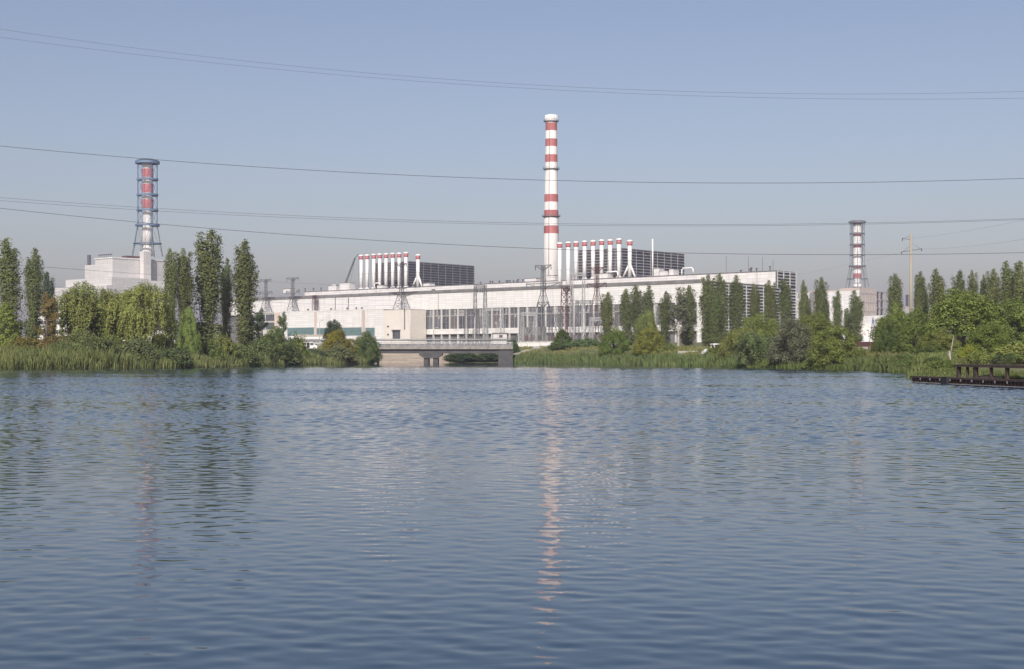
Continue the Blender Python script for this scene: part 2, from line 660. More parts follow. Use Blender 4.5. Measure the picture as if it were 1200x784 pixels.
    for (a, b_, h, dz) in ((389, 398, 3.2, 0), (402, 413.5, 4.6, 0), (336, 344, 2.6, 0), (619, 632, 2.0, 0), (645, 654, 3, 0), (667, 675, 2.4, 0),
                           (700, 716, 2.8, 0), (770, 776, 4.2, 0), (777, 786, 2.6, 0), (788, 793, 3.4, 0), (500, 507, 2.0, 0), (446, 452, 2.2, 0)):
        m = MB()
        x0, x1 = lx(a, 72), lx(b_, 72)
        m.box(x0, x1, 69, 74, zr, zr + h)
        m.box(x0 - .2, x1 + .2, 68.8, 74.2, zr + h, zr + h + .2, 1)
        m.build('roof_box', [M['white_wall'], M['fascia']], r)
    for (px, w) in ((805.5, 3.5), (391, 2.2), (442, 2.6), (717, 4)):
        xx = lx(px, 71)
        m = MB()
        m.tube([(xx - w, 71, zr), (xx - w, 71, zr + 3), (xx - w * .8, 71, zr + 3.7), (xx + w * .8, 71, zr + 3.7), (xx + w, 71, zr + 3), (xx + w, 71, zr + .4)], .45, 8)
        m.build('bent_duct', M['white_paint'], r, True)
    # thin antennas
    for px in (851, 877, 893.5, 906):
        m = MB(); m.bar((lx(px, 70), 70, zr), (lx(px, 70), 70, zr + random.uniform(3, 10)), .09, 4); m.build('antenna', M['dark_metal'], r)
    # parapet breaks of the front roof: dark hatches and small stays
    for px in (363, 371, 393, 418, 507, 568, 650, 735):
        xx = lx(px, 20)
        m = MB(); m.box(xx - .8, xx + .8, 20, 21.2, 36.4 - G, 36.4 - G + random.uniform(1.5, 3)); m.build('roof_hatch', M['metal'], r)
    # rust coloured drain stain strips, drain pipes
    for px in (393 + 0, 514, 408.5):
        m = MB(); m.box(lx(px, 0) - .22, lx(px, 0) + .22, -.2, -.01, 26.8 - G, 35.3 - G); m.build('drain_pipe', M['beige_panel'] if px == 514 else M['metal'], r)
    return r


hall = build_hall()


def build_annex():
    r = empty('annex_building', (O[0], O[1], G), TH,
              'low white annex with teal window strips in front of the long hall', 'building')
    n = -9.0
    xl, xr = lx(296, n), lx(449.5, n)
    zt = lz(364, 400, n)
    m = MB(); m.box(lx(322, n), xr, n, n + .5, 0, zt); m.build('front_wall', M['white_panel'], r)
    m = MB(); m.box(xl, lx(322, n) - .02, n + .3, n + .8, 0, zt - .3); m.build('side_wing_wall', M['grey_panel'], r)
    m = MB(); m.box(xl, xr, n + .82, -.4, zt - .5, zt + .15); m.build('roof', M['roofing'], r)
    m = MB(); m.box(xl - .2, xr, n - .15, n + .8, zt + .003, zt + .35); m.build('parapet', M['white_wall'], r)
    m = MB(); m.box(xl, xl + .5, n + .8, -.4, 0, zt - .51); m.build('end_wall', M['grey_panel'], r)
    for (a, b_) in ((337, 368), (371.5, 424), (428.5, 439)):
        m = MB()
        x0, x1 = lx(a, n), lx(b_, n)
        z0, z1 = lz(393.5, (a + b_) / 2, n), lz(384, (a + b_) / 2, n)
        m.box(x0, x1, n - .1, n - .004, z0, z1)
        c = int((x1 - x0) / 1.6)
        for q in range(c + 1):
            xx = x0 + (x1 - x0) * q / max(1, c)
            m.box(xx - .05, xx + .05, n - .16, n - .104, z0, z1, 1)
        m.box(x0, x1, n - .21, n - .164, (z0 + z1) / 2 - .05, (z0 + z1) / 2 + .05, 1)
        m.build('window_strip', [M['teal'], M['greygreen_metal']], r)
    for (a, b_) in ((369, 371), (424.5, 428)):
        m = MB(); m.box(lx(a, n), lx(b_, n), n - .5, n - .22, 0, zt - .01); m.build('pilaster', M['pink_pilaster'], r)
    m = MB(); m.box(lx(322.2, n), lx(328, n), n - .5, n - .01, 0, zt + .002); m.build('pilaster', M['pink_pilaster'], r)
    for (y0, y1) in ((376, 368.5), (386, 378)):
        for (a, b_) in ((300, 310), (311.5, 321.5)):
            m = MB()
            x0, x1 = lx(a, n), lx(b_, n)
            z0, z1 = lz(y0, 311, n), lz(y1, 311, n)
            m.box(x0, x1, n + .1, n + .296, z0, z1)
            for q in range(5):
                xx = x0 + (x1 - x0) * q / 4
                m.box(xx - .06, xx + .06, n + .03, n + .098, z0, z1, 1)
            m.build('window', [M['window'], M['greygreen_metal']], r)
    for px in (361, 388, 407, 417.5, 424):   # little dark hoods on the roof edge
        m = MB(); m.lathe([(.2, zt + .36), (.2, zt + .8), (.6, zt + .85), (.5, zt + 1.5), (.1, zt + 1.7)], 10, lx(px, n + 1), n + 1)
        m.build('roof_vent', M['dark_metal'], r)
    # entrance block
    n2 = -13.0
    r2 = empty('entrance_block', (O[0], O[1], G), TH, 'square beige stone entrance block between white annex and tall windows', 'building')
    x0, x1 = lx(449.5, n2), lx(481, n2)
    zt2 = lz(363.3, 465, n2)
    m = MB(); m.box(x0, x1, n2, -1.3, 0, zt2); m.build('stone_wall', M['beige_block'], r2)
    m = MB(); m.box(x0 - .1, x1 + .1, n2 - .1, -1.2, zt2 + .003, zt2 + .3); m.build('coping', M['pale_concrete'], r2)
    a, b_ = lx(460.5, n2), lx(469, n2)
    z0, z1 = lz(397, 465, n2), lz(387, 465, n2)
    m = MB(); m.box(a, b_, n2 - .12, n2 - .003, z0, z1, 0)
    for q in range(4):
        xx = a + (b_ - a) * q / 3
        m.box(xx - .08, xx + .08, n2 - .2, n2 - .124, z0, z1, 1)
    m.build('glazed_door', [M['window'], M['greygreen_metal']], r2)
    m = MB(); m.box(a - .4, b_ + .4, n2 - 1.2, n2 - .003, z1 + .05, z1 + .35); m.build('door_canopy', M['concrete'], r2)
    for (px, py) in ((455, 382.5), (445 + 10, 392)):
        xx, zz = lx(px, n2), lz(py, px, n2)
        m = MB(); m.box(xx - .5, xx + .5, n2 - .4, n2 - .003, zz - .3, zz + .4); m.build('wall_lamp', M['dark_metal'], r2)
    m = MB(); xx = lx(474, n2 - .4); m.bar((xx, n2 - .4, lz(386, 474, n2)), (xx, n2 - .4, zt2 + 1), .28, 6); m.build('downpipe', M['metal'], r2)


build_annex()

# ------------------------------------------------------------------ reactor blocks with louvres, vent pipes
ORD = ['first', 'second', 'third', 'fourth', 'fifth', 'sixth', 'seventh', 'eighth', 'ninth']


def reactor_block(pl, pc, label, back, slat):
    n = 95.0
    xa, xb = lx(pl, n), lx(pc, n)
    ox, oy = world(xb, n)
    r = empty('reactor_block', (ox, oy, G), TH, label, 'reactor building')
    w = xb - xa
    zt = 62.0 - G
    zb = 20.0
    louvres(r, 'f', -w, -.7, 0, 0, zb, zt, 'x', M['louvre_brown'], slat, 1.65, .4, 5.3, .3, 1)
    louvres(r, 's', -w, 0, 0, 62.5, zb, zt, 'y', back, slat, 1.65, .4, 6.9, .3, 1)
    m = MB(); m.box(-w, 0, .62, 62.5, zt + .003, zt + .5); m.build('roof', M['roofing'], r)
    m = MB(); m.box(-w, -.65, .65, 62.5, 0, zt - .01); m.build('core', M['louvre_brown'], r)
    m = MB(); m.box(-w - 10, 25, -8, 66, 0, zb - .01); m.build('lower_storey', M['grey_panel'], r)
    return r


reactor_block(437, 478, 'dark louvred reactor building behind the left row of white vent pipes', M['louvre_dark'], M['slat_grey'])
reactor_block(678, 728, 'dark louvred reactor building behind the right row of white vent pipes', M['louvre_dark'], M['slat_mid'])


def vent_pipe(px, top, n, zbase, label, group, splay=False, hood=True, rad=1.1):
    x = lx(px, n)
    wx, wy = world(x, n)
    zt = z_at(top, dep(px, n))
    r = empty('vent_pipe', (wx, wy, zbase), TH, label, 'vent pipe', group)
    h = zt - zbase
    m = MB()
    m.lathe([(rad, 0), (rad, h - 3.2)], 20)
    m.build('shaft', M['white_paint'], r, True)
    m = MB()
    m.lathe([(rad * 1.02, h - 3.19), (rad * 1.32, h - 2.8), (rad * 1.32, h - 1.3), (rad * 1.02, h - 1.2)], 20)
    m.build('red_collar', M['pink_paint'], r, True)
    m = MB()
    m.lathe([(rad * .95, h - 1.19), (rad * 1.6, h - 1.1), (rad * 1.5, h - .4), (rad * .5, h)], 20)
    m.build('cap', M['white_paint'], r, True)
    m = MB()
    m.lathe([(rad * 1.08, h * .45), (rad * 1.08, h * .45 + .25)], 16)
    m.build('band', M['light_metal'], r)
    if splay:
        for a in (-.95 * PI, -.05 * PI, .5 * PI):
            m = MB()
            m.tube([(math.cos(a) * .5, math.sin(a) * .5, 7.2), (math.cos(a) * 4.2, math.sin(a) * 4.2, .2)], [.6, .5], 10)
            m.build('brace', M['white_paint'], r, True)
    else:
        m = MB(); m.lathe([(rad * 1.5, 0), (rad * 1.5, .8), (rad, 1.4)], 16); m.build('base', M['white_wall'], r, True)
    return r


LP = [(423.3, 298.4), (430.2, 298), (438, 297.3), (445, 296.9), (452.4, 296.6), (460.2, 296.2), (467.8, 296), (475.7, 295.2)]
for i, (px, tp) in enumerate(LP):
    lab = ('leftmost white red-collared vent pipe of the left row, beside the crane boom' if i == 0 else
           f'{ORD[i]} white vent pipe from the crane boom in the left row')
    vent_pipe(px, tp, 74, 43.9, lab, 'vent pipes of the left row')
vent_pipe(489.8, 297.8, 74, 43.9, 'white vent pipe on splayed braces, right end of the left row', 'vent pipes of the left row', True)
RP = [(655.9, 283.8), (665.8, 283), (675, 282.6), (685, 281.8), (695, 281.3), (705, 280.5), (715, 280.2), (725.3, 279.2)]
for i, (px, tp) in enumerate(RP):
    lab = ('white vent pipe directly beside the tall striped chimney' if i == 0 else
           f'{ORD[i]} white vent pipe from the tall striped chimney in the right row')
    vent_pipe(px, tp, 62 if i < 2 else 74, 36.4 if i < 2 else 43.9, lab, 'vent pipes of the right row')
vent_pipe(738, 281, 74, 43.9, 'white vent pipe on splayed braces, right end of the right row', 'vent pipes of the right row', True)

wx, wy = world(lx(764.8, 74), 74)
r = empty('white_mast', (wx, wy, 43.9), 0, 'thin plain white mast on the roof beside the louvred reactor building', 'mast')
m = MB(); m.lathe([(.45, 0), (.42, z_at(280, dep(764.8, 74)) - 43.9)], 12); m.build('shaft', M['white_paint'], r, True)
m = MB(); m.box(-.9, .9, -.9, .9, 0, .8); m.build('base', M['concrete'], r)

# crane on the roof
wx, wy = world(lx(408, 78), 78)
r = empty('mobile_crane', (wx, wy, 43.9), TH, 'crane with lattice boom raised beside the leftmost vent pipe', 'crane')
m = MB()
Dp = dep(408, 78)
sc_ = Dp / F
x_a, x_b = (lx(402.5, 78) - lx(408, 78)), (lx(416, 78) - lx(408, 78))
za, zb_, zc = 1.5, z_at(303, Dp) - 43.9, z_at(298.5, Dp) - 43.9
A, B = Vector((x_a, 0, za)), Vector((x_b, 0, zb_))
dv = (B - A).normalized()
sd = Vector((-dv.z, 0, dv.x))
for s1, s2 in ((1, 1), (1, -1), (-1, 1), (-1, -1)):
    m.bar(A + sd * .45 * s1 + Vector((0, .45 * s2, 0)), B + sd * .25 * s1 + Vector((0, .25 * s2, 0)), .12, 4)
nn = 14
for q in range(nn):
    a = A.lerp(B, q / nn); b = A.lerp(B, (q + 1) / nn)
    for s in (1, -1):
        m.bar(a + sd * .4 * s, b - sd * .4 * s, .08, 3)
        m.bar(a + Vector((0, .4 * s, 0)), b - Vector((0, .4 * s, 0)), .08, 3)
m.build('boom', M['dark_metal'], r)
m = MB(); m.bar(B, (x_b + 3.2, 0, zc), .2, 4); m.build('jib', M['dark_metal'], r)
m = MB(); m.bar((x_b * .2 + x_a * .8 + 3, 0, .5), B, .07, 3); m.bar((x_b + 3.2, 0, zc), (x_b + 3.2, 0, 1), .05, 3); m.build('cable', M['wire'], r)
m = MB(); m.box(x_a - 2, x_a + 6, -1.5, 1.5, 0, 1.4); m.box(x_a + 1.0, x_a + 4, -1.2, 1.2, 1.4, 3); m.build('carriage', M['sign_yellow'], r)

# ------------------------------------------------------------------ tall chimney
def chimney():
    D = 881.0
    r = empty('striped_chimney', (k_of(646) * D, D, G), 0, 'tall white chimney with six red bands above the long hall', 'chimney')
    def zz(y):
        return z_at(y, D) - G
    def rr(y):   # radius from the measured outline
        return np.interp(y, [135, 200, 320, 405], [6.5, 7.45, 9.6, 10.6]) * D / F
    edges = [(418, 0), (274, 1), (265, 0), (255.5, 1), (246.5, 0), (237, 1), (228, 0), (190.5, 1), (181.5, 0), (172, 1), (163, 0), (153.5, 1), (144.5, 0), (141, 0)]
    prof, mats = [], []
    for i, (y, c) in enumerate(edges):
        prof.append((rr(y), zz(y) if i else 0))
        if i < len(edges) - 1:
            mats.append(c)
    m = MB(); m.lathe(prof, 48, mats=mats); m.build('shaft', [M['chimney_white'], M['red_paint']], r, False)
    for p in r.children[0].data.polygons:
        p.use_smooth = abs(p.normal.z) < .5
    m = MB(); m.lathe([(rr(141), zz(140.9)), (rr(141) * 1.06, zz(139)), (rr(141) * 1.06, zz(136)), (rr(135), zz(135))], 48)
    for k in range(16):
        w = 2 * PI * k / 16
        c, s = math.cos(w), math.sin(w)
        m.bar((rr(141) * 1.09 * c, rr(141) * 1.09 * s, zz(140.5)), (rr(141) * 1.06 * c, rr(141) * 1.06 * s, zz(135)), .12, 4)
    m.build('crown', M['chimney_white'], r)
    for y in (142.6, 198.5, 254):
        R = rr(y)
        m = MB()
        m.lathe([(R + .02, zz(y) - .5), (R + 1.2, zz(y)), (R + 1.2, zz(y) + .25), (R + .02, zz(y) + .25)], 40, caps=False)
        n = 28
        for k in range(n):
            a, b = 2 * PI * k / n, 2 * PI * (k + 1) / n
            pa = Vector(((R + 1.15) * math.cos(a), (R + 1.15) * math.sin(a), zz(y)))
            pb = Vector(((R + 1.15) * math.cos(b), (R + 1.15) * math.sin(b), zz(y)))
            m.bar(pa, pa + Vector((0, 0, 1.2)), .05, 3)
            for h in (.6, 1.2):
                m.bar(pa + Vector((0, 0, h)), pb + Vector((0, 0, h)), .05, 3)
        m.build('gallery', M['metal'], r)
    m = MB()
    w = -1.9
    for s in (-.3, .3):
        pts = [((rr(y) + .35) * math.cos(w + s * .06), (rr(y) + .35) * math.sin(w + s * .06), zz(y)) for y in range(330, 140, -10)]
        m.tube(pts, .06, 4)
    m.build('ladder', M['metal'], r)


chimney()


# ------------------------------------------------------------------ vent stacks in lattice frames on the reactor buildings
def lattice_stack(px, D, spec, label):
    S = D / F
    r = empty('lattice_vent_stack', (k_of(px) * D, D, z_at(spec['base'], D)), .2, label, 'vent stack')
    zb = z_at(spec['base'], D)
    def zz(y):
        return z_at(y, D) - zb
    prof, mats = [], []
    for i, (y, rp, c) in enumerate(spec['stack']):
        prof.append((rp * S, zz(y)))
        mats.append(c)
    m = MB(); m.lathe(prof, 28, mats=mats[:-1]); m.build('stack', spec['mats'], r, False)
    for p in r.children[0].data.polygons:
        p.use_smooth = abs(p.normal.z) < .5
    R = spec['R'] * S
    n = 8
    yt, ym, yb = spec['frame']
    m = MB()
    fl = MB()
    ys = spec['rings']
    for k in range(n):
        a = 2 * PI * (k + .5) / n
        c, s = math.cos(a), math.sin(a)
        m.bar((R * c, R * s, zz(ym)), (R * c, R * s, zz(yt)), spec['bar'], 6)
        R2 = spec['R2'] * S
        fl.bar((R2 * c, R2 * s, 0), (R * c, R * s, zz(ym)), spec['bar'], 6)
        a2 = 2 * PI * (k + 1.5) / n
        c2, s2 = math.cos(a2), math.sin(a2)
        tiers = [y for y in ys if y <= ym + .1] 
        for y0, y1 in zip(tiers[:-1], tiers[1:]):
            m.bar((R * c, R * s, zz(y1)), (R * c2, R * s2, zz(y0)), spec['bar'] * .3, 4)
            m.bar((R * c2, R * s2, zz(y1)), (R * c, R * s, zz(y0)), spec['bar'] * .3, 4)
        fl.bar((R2 * c, R2 * s, 0), (R * c2, R * s2, zz(ym)), spec['bar'] * .5, 4)
    m.build('lattice_frame', spec['frame_mat'], r)
    fl.build('splayed_legs', spec['leg_mat'], r)
    for y in ys:
        wide = spec['wide'].get(y, 1.06)
        rad = R * wide
        if y > ym + 1:
            rad = (spec['R'] + (spec['R2'] - spec['R']) * (y - ym) / (yb - ym)) * S * 1.05
        m = MB()
        hh = spec['ringh'] * (1.5 if y == ys[0] else .4 if y > ym + 1 else 1)
        m.lathe([(rad * .8, zz(y) - hh), (rad, zz(y) - hh), (rad, zz(y)), (rad * .8, zz(y))], 28, caps=False)
        m.lathe([(rad * .8, zz(y)), (rad * .8, zz(y) - hh)], 28, caps=False)
        for k in range(8):
            a = 2 * PI * (k + .5) / 8
            m.bar((rad * .85 * math.cos(a), rad * .85 * math.sin(a), zz(y) - hh / 2), (prof[0][0] * .6 * math.cos(a), prof[0][0] * .6 * math.sin(a), zz(y) - hh / 2), .25, 4)
        m.build('ring_platform', spec['ring_mat'], r)
    if spec.get('lid'):
        m = MB(); m.lathe([(R * .95, zz(ys[0]) + .02), (R * 1.05, zz(ys[0]) + .6), (R * .55, zz(ys[0]) + 1.8)], 28); m.build('top_plate', spec['lid'], r)


lattice_stack(172.8, 1080, dict(
    base=300, frame=(189, 263, 300), R=11.8, R2=18.5, bar=.27, ringh=1.3,
    rings=[189, 209.5, 227.5, 245.5, 263, 285], wide={189: 1.2, 263: 1.2},
    stack=[(300, 6.0, 0), (294, 6.0, 0), (290, 5.2, 0), (286.5, 4.2, 0), (286, 6.2, 0), (268, 6.2, 0), (264, 5.6, 2), (262, 6.2, 0), (247, 6.0, 2),
           (244, 6.8, 1), (234, 6.8, 0), (231, 6.0, 2), (226, 6.8, 1), (216, 6.8, 0), (212, 6.0, 2), (208, 6.8, 1), (198, 6.8, 0), (194, 6.2, 2), (189, 6.0, 2)],
    mats=[M['white_paint'], M['pink_paint'], M['light_metal']], frame_mat=M['blue_metal'], leg_mat=M['greygreen_metal'], ring_mat=M['blue_metal'], lid=M['greygreen_metal']),
    'white and pink vent stack inside a blue lattice frame on the left reactor building')
lattice_stack(1004.6, 1566, dict(
    base=337, frame=(259.5, 311, 337), R=8.2, R2=13.5, bar=.27, ringh=1.2,
    rings=[259.5, 273, 285.8, 298.3, 311.2, 326.5], wide={259.5: 1.22, 311.2: 1.2},
    stack=[(337, 5.0, 0), (334, 5.0, 0), (330, 2.5, 0), (326, 4.8, 1), (320.5, 4.8, 0), (314, 4.8, 2), (311, 4.8, 0), (299.5, 4.8, 0), (290.5, 4.8, 1), (286, 4.8, 0),
           (277, 4.8, 1), (272.5, 4.8, 0), (263.5, 4.8, 2), (259, 4.6, 2)],
    mats=[M['white_paint'], M['pink_paint'], M['dark_red']], frame_mat=M['greygreen_metal'], leg_mat=M['greygreen_metal'], ring_mat=M['greygreen_metal'], lid=M['light_metal']),
    'slim white vent stack with dark red bands inside a grey lattice, on the right building')


# left reactor building: stepped pale blocks, built in the hall's own orientation
def left_reactor():
    D0 = 1000.0
    k = k_of(132)
    ox, oy = k * D0, D0
    r = empty('left_reactor_building', (ox, oy, G), TH, 'pale stepped reactor building carrying the blue lattice vent stack', 'reactor building')
    r.name = 'stepped_reactor_building'
    def X(px, n):
        kk = k_of(px)
        return (kk * (oy + n * BY) - ox - n * BX) / (UX - kk * UY)
    def Y(px, x):      # depth along the receding face at local x
        kk = k_of(px)
        return (kk * (oy + x * UY) - ox - x * UX) / (BX - kk * BY)
    def Z(py, px, n, x=None):
        x = X(px, n) if x is None else x
        return z_at(py, oy + x * UY + n * BY) - G
    zt = Z(302.5, 132, 0)
    ye = Y(206, 0)
    m = MB(); m.box(X(111.5, 0), 0, 0, ye, 0, zt); m.build('main_block', M['grey_panel'], r)
    m = MB(); m.box(X(111.5, 0) - .5, .5, -.5, ye + .5, zt + .003, zt + .8); m.build('parapet', M['white_wall'], r)
    m = MB(); m.box(X(98, 0), X(111.5, 0) - .01, 1, ye * .7, 0, zt - 3.5); m.build('side_block', M['grey_panel'], r)
    m = MB(); m.box(X(102, 6), X(104, 6), 6, 8, zt - 3.4, zt + 4.5); m.build('roof_stub', M['metal'], r)
    zl = Z(326, 110, -30)
    m = MB(); m.box(X(77, -30), X(131, -30), -30, -.6, 0, zl); m.build('lower_block', M['grey_panel'], r)
    zl2 = Z(336, 90, -34)
    m = MB(); m.box(X(62, -34), X(125, -34), -34, -30.02, 0, zl2); m.build('low_front_wing', M['grey_panel'], r)
    m = MB(); m.box(.52, 22, 2, ye * .55, 0, Z(328, 140, 2, 20)); m.build('side_annex', M['white_wall'], r)
    yy = Y(170.5, 1)
    m = MB(); m.box(.52, 5.5, Y(168.5, 5.5), Y(177, 5.5), 0, Z(295, 172, yy, 2)); m.build('stair_tower', M['stained_wall'], r)
    m = MB(); m.box(-8, -2, Y(148, -2), Y(166, -2), zt + .81, zt + 2.6); m.build('roof_house', M['redbrown_metal'], r)
    m = MB()
    for q in range(6):
        m.bar((X(117 + q * 2.6, 6), 6, zt + .8), (X(117 + q * 2.6, 6), 6, zt + 3.4), .15, 4)
    m.box(X(116, 6), X(131, 6), 5.4, 6.6, zt + 3.4, zt + 3.9)
    m.build('roof_frame', M['dark_metal'], r)


left_reactor()


def right_reactor():
    D = 1500.0
    ox, oy = k_of(1007) * D, D
    r = empty('unfinished_reactor_building', (ox, oy, G), TH, 'white and beige unfinished reactor building carrying the slim vent stack', 'reactor building')
    def X(px, n):
        kk = k_of(px)
        return (kk * (oy + n * BY) - ox - n * BX) / (UX - kk * UY)
    def Y(px, x):
        kk = k_of(px)
        return (kk * (oy + x * UY) - ox - x * UX) / (BX - kk * BY)
    def Z(py, x, n):
        return z_at(py, oy + x * UY + n * BY) - G
    zt = Z(340.5, 0, 0)
    y1, y2 = Y(1027.5, 0), Y(1041, -6)
    m = MB(); m.box(X(970, 0), 0, 0, .8, 0, zt); m.build('front_wall', M['white_wall'], r)
    m = MB(); m.box(-60, -.01, .81, y1, 0, zt + 1.5); m.build('side_block', M['beige_panel'], r)
    m = MB(); m.box(X(970, 0), -60.1, .81, y1, 0, zt - .6); m.build('rear_block', M['grey_panel'], r)
    m = MB(); m.box(X(985, 4), -2, 4, 40, zt + .1, zt + 3.2); m.build('roof_house', M['beige_panel'], r)
    # concrete panels, stains and openings on the receding face
    m = MB()
    for q in range(7):
        yy = y1 * (q + .3) / 7
        m.box(.003, .6, yy, yy + .9, 0, zt + 1.0)
    for q in range(5):
        zz = zt * (.35 + q * .15)
        m.box(.003, .45, 1, y1, zz, zz + .8)
    m.build('panel_joints', M['concrete'], r)
    # open concrete frame at the right
    m = MB()
    cols = 4
    ztf = Z(342, -6, y2)
    for q in range(cols + 1):
        yy = y1 + .5 + (y2 - y1) * q / cols
        m.box(-8, -6, yy - .8, yy + .8, 0, ztf)
        m.box(-30, -28, yy - .8, yy + .8, 0, ztf)
    for q in range(6):
        zz = ztf * (.3 + q * .14)
        m.box(-30, -6.2, y1 + .4, y2 + 1, zz - .9, zz)
    m.build('open_concrete_frame', M['concrete'], r)
    m = MB(); m.box(-27, -12, y1 + .3, y2, 0, ztf - 1); m.build('frame_core', M['dark_concrete'], r)
    m = MB(); m.box(-50, 40, -20, -.5, 0, Z(372, 20, 20)); m.build('low_white_block', M['white_wall'], r)
    m = MB(); m.box(2, 60, .81, y1 + 60, 0, Z(371, 30, 60)); m.build('low_side_block', M['white_wall'], r)
    m = MB(); m.box(X(931, 60), X(969, 60), 60, 100, 0, Z(342.5, X(950, 60), 60)); m.build('rear_hall', M['white_wall'], r)


right_reactor()


def flat_house(name, px0, px1, yt, D, depth, mat, label, cat, base=None, windows=None, rz=0, wmat='window', roof='fascia'):
    """a small flat roofed building facing the water with window bands."""
    x0, x1 = k_of(px0) * D, k_of(px1) * D
    gz = ground_z((px0 + px1) / 2, D) if base is None else base
    r = empty(name, ((x0 + x1) / 2, D, gz - .2), rz, label, cat)
    h = z_at(yt, D) - gz + .2
    w = (x1 - x0) / 2
    m = MB(); m.box(-w, w, 0, depth, 0, h); m.build('wall', mat, r)
    m = MB(); m.box(-w - .3, w + .3, -.3, depth + .3, h + .003, h + .35); m.build('roof', M[roof], r)
    for (a, b, ya, yb) in (windows or []):
        m = MB()
        xa, xb = k_of(a) * D - (x0 + x1) / 2, k_of(b) * D - (x0 + x1) / 2
        za, zb = z_at(ya, D) - gz + .2, z_at(yb, D) - gz + .2
        m.box(xa, xb, -.12, -.003, zb, za)
        c = max(2, int((xb - xa) / 1.5))
        for q in range(c + 1):
            xx = xa + (xb - xa) * q / c
            m.box(xx - .06, xx + .06, -.2, -.123, zb, za, 1)
        m.build('window', [M[wmat], M['light_metal']], r)
    return r


flat_house('office_building', 36, 106, 362, 470, 14, M['white_wall'], 'white office building showing between the poplars and the willow', 'building',
           windows=[(40, 103, 366.5, 370), (40, 103, 376, 380), (40, 103, 387, 391)])
flat_house('low_shed', 120, 205, 386, 420, 10, M['white_wall'], 'low white shed glimpsed under the willow branches', 'shed',
           windows=[(126, 134, 391, 396), (150, 162, 391, 396), (182, 200, 392, 397)])
flat_house('guardhouse', 347, 401, 393.5, 478, 8, M['white_wall'], 'low white guardhouse with a beige roof edge behind the parked van', 'building',
           windows=[(355, 398, 399.5, 402)], roof='beige_panel')
flat_house('road_kiosk', 578, 594, 391, 500, 4, M['grey_panel'], 'small grey kiosk with a black window behind the bridge end', 'kiosk', windows=[(585, 589, 392.5, 395.5)], wmat='black')
flat_house('distant_tower_block', 1064.2, 1068.2, 345.5, 1900, 12, M['dark_concrete'], 'narrow dark far-off tower block beside the utility pole', 'building', base=8)
flat_house('distant_hall', 1083, 1092, 351, 1900, 40, M['dark_concrete'], 'dark far-off block between two poplars right of the pole', 'building', base=8)
flat_house('distant_shed', 1052, 1110, 359, 1750, 40, M['concrete'], 'long low grey far-off shed behind the bushes by the utility pole', 'shed', base=8)

# colourful yard wall and blue frame in front of the unfinished building
D = 640
r = empty('painted_wall', (k_of(1018) * D, D, ground_z(1018, D)), -.3, 'low pale wall daubed with faded coloured patches below the unfinished building', 'wall')
h = z_at(379, D) - ground_z(1018, D)
m = MB(); m.box(-9, 9, 0, .5, 0, h); m.build('wall', M['white_wall'], r)
for q in range(26):
    xx, zz = random.uniform(-8.5, 7.5), random.uniform(.2 * h, .8 * h)
    m = MB(); w, hh = random.uniform(.3, 1.1), random.uniform(.3, .9)
    m.box(xx, xx + w, -.06 - q * .002, -.003, zz, zz + hh)
    m.build('colour_patch', M[random.choice(['sign_blue', 'sign_red', 'sign_yellow', 'beige_panel', 'pink_paint', 'concrete'])], r)
D = 600
r = empty('tripod_frame', (k_of(1023) * D, D, ground_z(1023, D)), 0, 'small blue steel tripod frame below the unfinished reactor building', 'frame')
h = z_at(372, D) - ground_z(1023, D)
m = MB()
for a in (.3, 2.4, 4.5):
    m.bar((1.7 * math.cos(a), 1.7 * math.sin(a), 0), (0, 0, h), .13, 5)
    m.bar((.8 * math.cos(a), .8 * math.sin(a), h * .55), (.8 * math.cos(a + 2.1), .8 * math.sin(a + 2.1), h * .55), .1, 4)
m.build('legs', M['sign_blue'], r)


# ------------------------------------------------------------------ fences, walls, paths
def wall_run(name, p0, p1, yt, hh, mat, label, cat, cap=None, posts=None, thick=.3):
    (a, Da), (b, Db) = p0, p1
    A = Vector((k_of(a) * Da, Da, 0)); B = Vector((k_of(b) * Db, Db, 0))
    zt = z_at(yt, (Da + Db) / 2)
    L = (B - A).length
    r = empty(name, (A.x, A.y, zt - hh), math.atan2(B.y - A.y, B.x - A.x), label, cat)
    m = MB(); m.box(0, L, -thick / 2, thick / 2, -1.2, hh - (.25 if cap else 0)); m.build('panels', mat, r)
    if cap:
        m = MB(); m.box(-.1, L + .1, -thick * .8, thick * .8, hh - .247, hh); m.build('coping', cap, r)
    if posts:
        m = MB()
        n = int(L / posts)
        for q in range(n + 1):
            x = L * q / n
            m.box(x - .15, x + .15, -thick, -thick / 2 - .003, -1.2, hh)
        m.build('posts', mat, r)
    return r


wall_run('concrete_fence', (603, 500), (728, 470), 399.5, 2.4, M['white_wall'], 'long white concrete fence with a grey coping below the tall windows', 'fence', M['concrete'], 3.0)
wall_run('low_wall', (729, 402), (753, 400), 411.4, .8, M['pale_concrete'], 'short low pale wall between two round bushes', 'wall', None, 2.6)
wall_run('low_wall', (796, 330), (819, 326), 411.3, 1.0, M['pale_concrete'], 'short low white wall above the reeds, left of the white shelter', 'wall', None, 2.6)
rf = wall_run('yard_fence', (1001, 296), (1028, 290), 400.5, 2.2, M['redbrown_metal'], 'red brown sheet fence on a pale base among the right bushes', 'fence')
m = MB(); m.box(0, 5.0, -.25, -.153, -1.2, 1.15)
for q in range(3):
    m.box(q * 2.2 + .2, q * 2.2 + .5, -.4, -.253, -1.2, 1.2, 1)
m.build('base_wall', [M['pale_concrete'], M['redbrown_metal']], rf)

